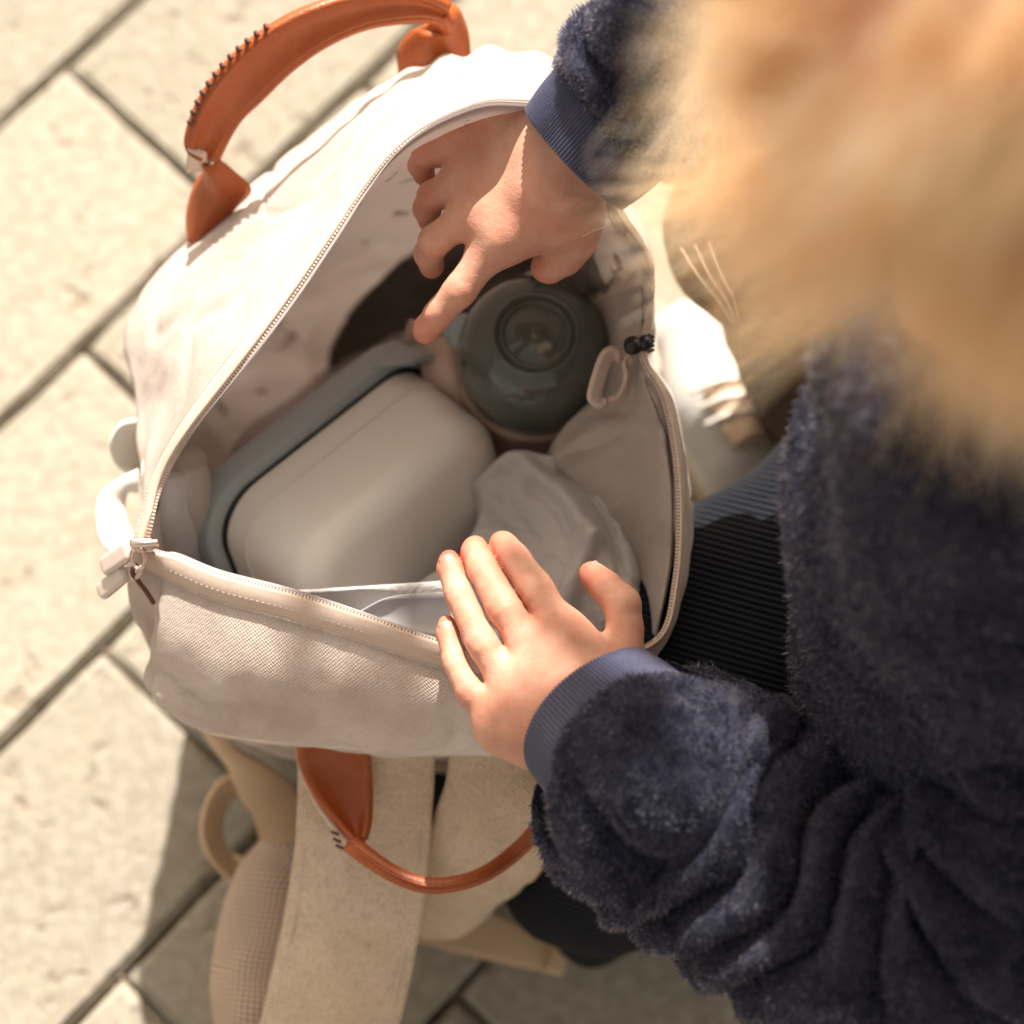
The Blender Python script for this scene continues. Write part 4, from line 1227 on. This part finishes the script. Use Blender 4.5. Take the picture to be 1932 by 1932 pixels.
# --- knitted cuffs with real ribs
def cuff(c0, c1, ax_, r0, r1, squash=1.0, ribs=118, nseg=26, zdir=None, name='cuff'):
    """tube of rib knit from front ring c0 to back ring c1; ax_ points from the hand up the arm"""
    T = nrm(ax_); U = nrm(np.cross(T, [0, 0, 1.])); W = np.cross(T, U)
    if W[2] < 0: W = -W; U = -U
    m = ribs * 6
    a = np.linspace(0, 2 * math.pi, m, endpoint=False)
    prof = []
    for k in np.linspace(0, 1, nseg): prof.append((k, 0.0))
    rowsq = [(0.02, -.0050), (0.0, -.0042), (-.012, -.0022), (-.006, -.0006)] + prof
    G = np.zeros((m, len(rowsq), 3))
    rib = .00042 * np.sign(np.sin(ribs * a)) * np.abs(np.sin(ribs * a)) ** .6
    for j, (k, dr) in enumerate(rowsq):
        c = c0 + (c1 - c0) * k
        edge = .4 if j < 4 else 1.0
        r = (r0 + (r1 - r0) * k) + dr + rib * edge + .0009 * math.sin(math.pi * min(1, max(0, k)))
        r = r + .0009 * np.sin(3 * a + 1.3)
        G[:, j] = c + r[:, None] * (np.cos(a)[:, None] * U + squash * np.sin(a)[:, None] * W)
    return mk(name, G.reshape(-1, 3), gridf(m, len(rowsq), True), M['knit'], kid, uv=griduv(G))
def axis_from(dirv, elev):
    h_ = nrm(np.array([dirv[0], dirv[1], 0.])); return nrm(h_ * math.cos(R(elev)) + np.array([0, 0, 1.]) * math.sin(R(elev)))
aL = axis_from(P(1200, 1455, .34) - P(1118, 1362, .34), 30)
cL0 = P(1117, 1352, .337)
cuff(cL0, cL0 + aL * .036, aL, .0345, .0365, .92)
aR = axis_from(P(1175, 235, .37) - P(1084, 305, .37), 26)
cR0 = P(1086, 302, .383)
cuff(cR0, cR0 + aR * .026, aR, .0290, .0315, .95)

# --- fleece sleeves: lofted tubes with ring folds
def sleeve(path, radii, folds, seed, nu=420, nv=320, sq=.92):
    path = cr(np.c_[path, radii], nu); rad = path[:, 3]; path = path[:, :3]
    T, U, W = frames(path)
    s_ = np.r_[0, np.cumsum(np.linalg.norm(np.diff(path, axis=0), axis=1))]
    a = np.linspace(0, 2 * math.pi, nv, endpoint=False)
    D = np.cos(a)[None, :, None] * U[:, None] + sq * np.sin(a)[None, :, None] * W[:, None]
    base_ = path[:, None] + rad[:, None, None] * D
    wv = noise(base_, 13, seed, 2) * .75 + .30 * np.sin(a + .6)[None]
    ph = s_[:, None] / folds[0] + wv
    fold = np.abs(np.sin(math.pi * ph)) ** .75
    ph2 = s_[:, None] / (folds[0] * .62) + noise(base_, 24, seed + 3, 2) * 1.3 + .6 * np.cos(a)[None]
    fold2 = np.abs(np.sin(math.pi * ph2))
    mask = np.clip(.5 + noise(base_, 14, seed + 6) * 1.2, 0, 1)
    disp = folds[1] * (fold - .6) * (.60 + .40 * mask) + folds[1] * .35 * (fold2 - .6) * (1 - mask)
    disp += noise(base_, 60, seed + 8, 2) * .0011
    st_ = np.clip(s_ / .018, 0, 1)[:, None]
    disp = disp * st_ - (1 - np.clip(s_ / .012, 0, 1))[:, None] ** 2 * rad[:, None] * .12
    G = base_ + D * disp[..., None]
    return G
slL = [cL0 + aL * .027, cL0 + aL * .038, P(1268, 1505, .335), P(1445, 1612, .335), P(1640, 1735, .345), P(1800, 1760, .355), P(1980, 1580, .38), shL]
GL = sleeve(np.array(slL), [.0400, .0455, .052, .054, .057, .058, .058, .058], (.029, .0160), 21)
slR = [cR0 + aR * .019, cR0 + aR * .030, P(1292, 108, .420), P(1430, 60, .435), P(1700, 130, .455), shR]
GR = sleeve(np.array(slR), [.0335, .0370, .040, .044, .046, .050], (.030, .0105), 57, nu=300, nv=260)
sleeves = []
for G_ in (GL, GR):
    G_ = G_[:, ::-1]
    o = mk('sleeve', G_.reshape(-1, 3), gridf(G_.shape[0], G_.shape[1], False, True), M['fleece'], kid)
    sleeves.append((o, G_))

# --- jacket body, skirt of the jacket, legs
knL = P(1110, 1630, .115)
def jacket_f(p):
    nk = P(1930, 680, .50)
    d = capsule(p, nk, P(1890, 950, .43), .058, .074)
    d = smin(d, capsule(p, P(1890, 950, .43), P(1930, 1250, .34), .074, .090), .03)
    d = smin(d, capsule(p, P(1930, 1250, .34), P(2150, 1400, .20), .090, .11), .03)
    d = smin(d, capsule(p, shL, P(1960, 950, .43), .052, .058), .04)
    d = smin(d, capsule(p, shR, P(1900, 640, .52), .048, .055), .04)
    d = smin(d, capsule(p, P(1670, 690, .50), P(1860, 690, .55), .022, .030), .012)     # rolled collar
    d = d - noise(p, 16, 40, 2) * .007 - noise(p, 45, 41) * .0022
    return d.astype(np.float32)
jb = np.array([P(1700, 640, .54), P(2250, 1500, .15), shL, shR, P(2100, 600, .6)])
VJ, QJ = surface_nets(jacket_f, jb.min(0) - .14, jb.max(0) + .14, .0045)
jk = mk('jacket', VJ, QJ, M['fleece'], kid)
def legs_f(p):
    d = capsule(p, P(2050, 1300, .17), P(1400, 1330, .20), .095, .075)
    d = smin(d, capsule(p, P(1400, 1330, .20), P(1180, 1500, .140), .075, .055), .04)
    d = smin(d, capsule(p, P(1180, 1500, .14), knL, .056, .044), .04)
    d = smin(d, capsule(p, P(1180, 1500, .12), P(905, 1500, .085), .045, .035), .02)
    d = smin(d, capsule(p, knL, P(1120, 1700, .05), .044, .034), .02)
    d = smin(d, capsule(p, P(1180, 1640, .05), P(1125, 1765, .028), .045, .020), .02)
    d = smin(d, capsule(p, P(1700, 1000, .20), P(1500, 1130, .20), .075, .060), .05)
    q = p + np.stack([noise(p, 18, 5), noise(p, 18, 6), noise(p, 18, 7)], 1) * .004
    d = d - noise(q, 13, 50, 2) * .006 - np.maximum(0, noise(q * [1, 1, .6], 34, 51)) * .003
    return np.maximum(d, .002 - p[:, 2]).astype(np.float32)
VG, QG = surface_nets(legs_f, P(830, 1780, .1) * [1, 1, 0] + [-.05, -.03, 0], P(2150, 900, .1) * [1, 1, 0] + [.05, .06, .32], .004)
mk('trousers', VG, QG, M['cord'], kid)
def knee_f(p):
    d = capsule(p, P(1760, 380, .21), P(1440, 420, .225), .070, .040)
    d = smin(d, capsule(p, P(1450, 430, .225), P(1560, 820, .07), .040, .030), .03)
    d = smin(d, capsule(p, P(1760, 700, .16), P(1640, 600, .18), .07, .05), .04)
    d = d - noise(p, 18, 60, 2) * .005 - noise(p * [1, 1, .5], 48, 61) * .0022
    return np.maximum(d, .002 - p[:, 2]).astype(np.float32)
VK, QK = surface_nets(knee_f, np.array([.05, .20, 0]), np.array([.36, .52, .34]), .004)
mk('trouser_leg', VK, QK, M['olive'], kid)
for k in range(3):
    q = PP([(1285 + k * 26, 470 - k * 6, .275), (1316 + k * 22, 520, .272), (1352 + k * 16, 566, .262), (1382 + k * 6, 612, .245)])
    tube('leg_drawcord', q + np.array([[0, 0, .001]]), .0005, M['ecru_thread'], kid, n=50, m=6)
# --- white trainer beside the bag
sh = empty('shoe_holder', (0, 0, 0)) if False else kid
def shoe_f(p):
    t0_, t1_ = P(1310, 640, .045), P(1420, 860, .05)
    d = capsule(p, t0_, P(1370, 760, .05), .023, .030)
    d = smin(d, capsule(p, P(1370, 760, .05), t1_, .030, .034), .02)
    return np.maximum(d, .016 - p[:, 2]).astype(np.float32)
slo, shi = P(1250, 900, .03) * [1, 1, 0] + [-.06, -.06, 0], P(1450, 560, .03) * [1, 1, 0] + [.06, .06, .12]
VS, QS = surface_nets(shoe_f, slo, shi, .002)
shoe = mk('shoe', VS, QS, M['white_plastic'], kid)
def sole_f(p):
    q = p.copy(); q[:, 2] = .03
    d = capsule(q, P(1310, 640, .03), P(1420, 860, .03), .028, .034)
    return np.maximum(np.maximum(d, p[:, 2] - .018), .001 - p[:, 2]).astype(np.float32)
VS, QS = surface_nets(sole_f, slo, shi, .002)
mk('sole', VS, QS, M['sole'], shoe)
strip('tongue', PP([(1330, 740, .082), (1360, 800, .092), (1390, 850, .10)]), PP([(1400, 715, .082), (1430, 770, .092), (1450, 830, .10)]), M['shoe_beige'], shoe, .005, n=24, m=10, crown=.006)
for k in range(3):
    c_ = P(1368 + k * 14, 725 + k * 30, .090 + k * .004)
    tube('shoelace', [c_ + [-.018, -.003, -.006], c_ + [-.006, 0, .003], c_ + [.006, .002, .003], c_ + [.018, .005, -.006]], .0016, M['white_webbing'], shoe, n=20, m=8)

# --- fleece pile: short strands on the fabric
def pile(G_, n, length, parent, nu_keep=1.0, seed=0):
    Vq = G_.reshape(-1, 3); Fq = gridf(G_.shape[0], G_.shape[1], False, True)
    return pile_m(Vq, Fq, n, length, parent)
def pile_m(Vq, Fq, n, length, parent, keep=None, rad=.00017):
    p, N = sample_surface(Vq, Fq, n, keep)
    cl_ = np.stack([noise(p, 220, 71), noise(p, 220, 72), noise(p, 220, 73)], 1)
    d = nrm(N * 1.0 + cl_ * .55 + rng.normal(0, .30, (n, 3)) + np.array([-.15, -.25, -.1]))
    L = length * (.55 + .6 * rng.random((n, 1))) * (1 + .35 * noise(p, 90, 74)[:, None])
    c2 = rng.normal(0, .35, (n, 3)) * L
    k = np.linspace(0, 1, 4)[None, :, None]
    pts = p[:, None] - N[:, None] * .0006 + d[:, None] * L[:, None] * k + c2[:, None] * k ** 2
    curves('fleece_pile', pts, np.array([1, .9, .7, .25]) * rad, M['pile'], parent, kind='stuff')
toward = lambda C, N: np.clip((N @ np.array([0, -.15, 1.])) + .35, 0, 1) + .02
pile_m(sleeves[0][1].reshape(-1, 3), gridf(*sleeves[0][1].shape[:2], False, True), 260000, .0019, sleeves[0][0], toward)
pile_m(sleeves[1][1].reshape(-1, 3), gridf(*sleeves[1][1].shape[:2], False, True), 100000, .0021, sleeves[1][0], toward)
pile_m(VJ, QJ, 110000, .0026, jk, toward, rad=.0003)

# --- long blond hair
def hair():
    S = []
    r_ = rng
    # scalp growth: guides over the skull, hanging forward and down past the face
    ng, npt = 520, 16
    for i in range(ng):
        while True:
            v = nrm(r_.normal(0, 1, 3))
            if v @ hup > -.25 and not (v @ fdir > .45 and v @ hup < .45): break
        root = HC - fdir * .006 + hup * .012 + (v[0] * sdv * .066 + v[1] * fdir * .080 + v[2] * hup * .070) if False else None
        w = np.array([v @ sdv, v @ fdir, v @ hup])
        root = HC - fdir * .006 + hup * .012 + sdv * w[0] * .069 + fdir * w[1] * .083 + hup * w[2] * .073
        flow = nrm(sdv * np.sign(w[0] + .15) * .8 + fdir * .55 - hup * .05)
        L = r_.uniform(.03, .055)
        p = root.copy(); pts = [p.copy()]; d = nrm(nrm(root - HC) * .7 + flow)
        st_ = L / (npt - 1)
        for k in range(npt - 1):
            d = nrm(d + flow * .10 + np.array([.0, -.02, -.20]) + noise(p[None], 22, 3)[0] * sdv * .10)
            p = p + d * st_
            q = p - (HC - fdir * .006 + hup * .012)
            e = np.array([q @ sdv / .073, q @ fdir / .087, q @ hup / .077]); m_ = np.linalg.norm(e)
            if m_ < 1: p = (HC - fdir * .006 + hup * .012) + q / m_
            pts.append(p.copy())
        S.append((np.array(pts), 38, .0055))
    def lock(pts, n, sp): S.append((cr(PP([(a, b, c - .03 * (c - .5) / .3) for a, b, c in pts]), npt), n, sp * .8))
    # locks that fall forward over the arm and chest
    lock([(1900, 60, .80), (1700, 200, .74), (1480, 310, .66), (1340, 370, .60), (1200, 395, .55)], 181, .0075)
    lock([(1900, 100, .80), (1720, 220, .75), (1540, 330, .68), (1420, 390, .62), (1270, 425, .57)], 181, .0085)
    lock([(1880, 0, .80), (1660, 60, .76), (1450, 160, .70), (1380, 260, .64), (1340, 360, .60)], 275, .0095)
    lock([(1850, -80, .80), (1600, -20, .76), (1400, 80, .70), (1350, 200, .65), (1320, 290, .62)], 247, .0085)
    lock([(1880, 200, .79), (1700, 330, .72), (1600, 420, .66), (1540, 460, .63), (1490, 520, .60)], 440, .0110)
    lock([(1900, 250, .79), (1760, 400, .72), (1620, 540, .65), (1480, 620, .59), (1335, 690, .53)], 132, .0028)
    lock([(1900, 300, .79), (1800, 450, .72), (1760, 480, .68), (1720, 520, .66), (1700, 540, .65)], 385, .0110)
    lock([(1930, 300, .79), (1880, 500, .73), (1860, 560, .70), (1860, 620, .67), (1870, 680, .65)], 605, .0110)
    lock([(1960, 300, .79), (1940, 520, .73), (1920, 640, .69), (1915, 690, .67), (1935, 730, .65)], 605, .0110)
    lock([(2100, -120, .80), (1980, -20, .795), (1850, 60, .78), (1720, 130, .75)], 550, .014)
    lock([(2150, 0, .80), (2020, 60, .80), (1920, 140, .785), (1850, 240, .75)], 550, .014)
    lock([(1900, 200, .80), (1700, 140, .76), (1530, 120, .72), (1420, 70, .68)], 385, .0100)
    lock([(1900, 150, .80), (1740, 300, .75), (1600, 420, .70), (1500, 470, .66), (1420, 520, .62)], 495, .0100)
    lock([(1920, 280, .79), (1820, 420, .73), (1760, 480, .69), (1720, 540, .66)], 495, .0100)
    out = []
    for pts, n, sp in S:
        k = np.linspace(0, 1, npt)
        T, U, W = frames(pts)
        a = r_.random((n, 2)) * 2 - 1
        off = r_.normal(0, .6, (n, 2))
        spread = sp * (.55 + .9 * k ** .8)[None, :, None]
        q = pts[None] + spread * (off[:, :1, None] * U[None] + off[:, 1:, None] * W[None])
        wob = r_.normal(0, 1, (n, 1, 3)) * .0016 * np.sin(k * 5 + 1)[None, :, None] + r_.normal(0, 1, (n, 1, 3)) * .010 * (k ** 2)[None, :, None]
        out.append(q + wob)
    out = np.concatenate(out)
    curves('hair', out, np.linspace(1, .45, npt) * .00008, M['hair'], kid)
    # single stray hairs
    st = []
    st.append(cr(PP([(1072, 468, .352), (1090, 452, .358), (1115, 438, .366), (1140, 428, .372)]), npt))
    for _ in range(60):
        a0_ = np.array([r_.uniform(1350, 1600), r_.uniform(250, 560)]); 
        st.append(cr(PP([(a0_[0], a0_[1], .66), (a0_[0] - r_.uniform(40, 90), a0_[1] + r_.uniform(10, 80), .60), (a0_[0] - r_.uniform(110, 200), a0_[1] + r_.uniform(60, 190), .54)]), npt))
    curves('stray_hair', np.array(st), np.full(npt, .00011), M['hair'], kid)
hair()

# ------------------------------------------------------------------ tree added out of view, its branch set to dapple the sunlight
M['bark'] = mat_plain('bark', (.13, .09, .06), .95, .004, 40, var=.3)
t_ = NT('leaf_green'); t_.set(Base_Color=t_.mix(t_.noise(6, 2), (.045, .085, .02), (.08, .12, .03)), Roughness=.5)
tr_ = t_.n('BsdfTranslucent'); tr_.inputs[0].default_value = (.10, .16, .03, 1); mx_ = t_.n('MixShader'); mx_.inputs[0].default_value = .3
t_.l(t_.b.outputs[0], mx_.inputs[1]); t_.l(tr_.outputs[0], mx_.inputs[2]); t_.l(mx_.outputs[0], t_.out.inputs[0])
M['leaf'] = t_.m
dapple_tree = empty('dapple_tree', (1.25, 2.5, 0), 'leafy blocker added out of view, its low branch dappling the sun on the bag', 'dapple_tree')
dapple_tree.location = (0, 0, 0)
tube('trunk', [[1.25, 2.50, -.05], [1.22, 2.48, .6], [1.27, 2.52, 1.3], [1.20, 2.55, 2.2], [1.25, 2.6, 3.0]], [.11, .085, .075, .065, .045], M['bark'], dapple_tree, n=60, m=20)
S3 = np.array(sdir)
tip = np.array([.10, .10, .33]) + 1.75 * S3
tube('branch', [[1.22, 2.50, 1.15], [.95, 2.25, 1.42], [.60, 1.85, 1.50], tip + [.18, .12, .02], tip + [-.02, .0, .0]], [.032, .024, .016, .008, .003], M['bark'], dapple_tree, n=70, m=10)
tr = np.random.default_rng(12)
LV = []; LF = []
def leaf(c, L, w, t, n):
    t = nrm(t); s_ = nrm(np.cross(n, t)); n = np.cross(t, s_); b = len(LV)
    prof = [(0, .0), (.2, .55), (.45, 1.0), (.7, .8), (.9, .35), (1.0, 0.0)]
    for f, ww in prof:
        m_ = c + t * (f - .5) * L - n * (.10 * L * (2 * f - 1) ** 2)
        LV.extend([m_ - s_ * ww * w / 2 + n * .12 * w * ww, m_, m_ + s_ * ww * w / 2 + n * .12 * w * ww])
    for k in range(5):
        a = b + 3 * k
        LF.extend([(a, a + 1, a + 4, a + 3), (a + 1, a + 2, a + 5, a + 4)])
def shade_spot(x, y):           # a leaf that stands where the line from (x, y, .33) towards the sun passes
    d = 1.75 + tr.normal(0, .10)
    c = np.array([x, y, .33]) + S3 * d
    leaf(c, tr.uniform(.030, .050), tr.uniform(.018, .028), tr.normal(0, 1, 3) + [0, 0, -.3], S3 + tr.normal(0, .45, 3))
for _ in range(30):             # leaf clusters placed upsun to dapple the near hand and panel
    cx1, cy1 = tr.uniform(-.07, .40), tr.uniform(.03, .225)
    for _ in range(tr.integers(6, 11)): shade_spot(cx1 + tr.normal(0, .022), min(cy1 + tr.normal(0, .020), .245))
for _ in range(30):  # more leaf clusters placed upsun to dapple the torso
    cx1, cy1 = tr.uniform(.12, .55), tr.uniform(-.45, .04)
    for _ in range(tr.integers(6, 11)): shade_spot(cx1 + tr.normal(0, .025), cy1 + tr.normal(0, .025))
for _ in range(2600):           # the crown itself, high above and behind
    v = nrm(tr.normal(0, 1, 3)) * tr.uniform(.35, 1) ** .5 * [.9, .7, .8]
    leaf(np.array([1.5, 3.1, 3.4]) + v, .06, .034, tr.normal(0, 1, 3), nrm(tr.normal(0, 1, 3)))
mk('leaves', LV, LF, M['leaf'], dapple_tree, kind='stuff')
for _ in range(14):
    e_ = np.array([tr.uniform(-.05, .40), tr.uniform(.02, .20), .33]) + S3 * 1.75
    k0 = tip + [.18, .12, .02]
    tube('twig', [k0 + (tip - k0) * tr.uniform(0, .6), (k0 + e_) / 2 + tr.normal(0, .02, 3), e_], [.0028, .002, .001], M['bark'], dapple_tree, n=14, m=6)
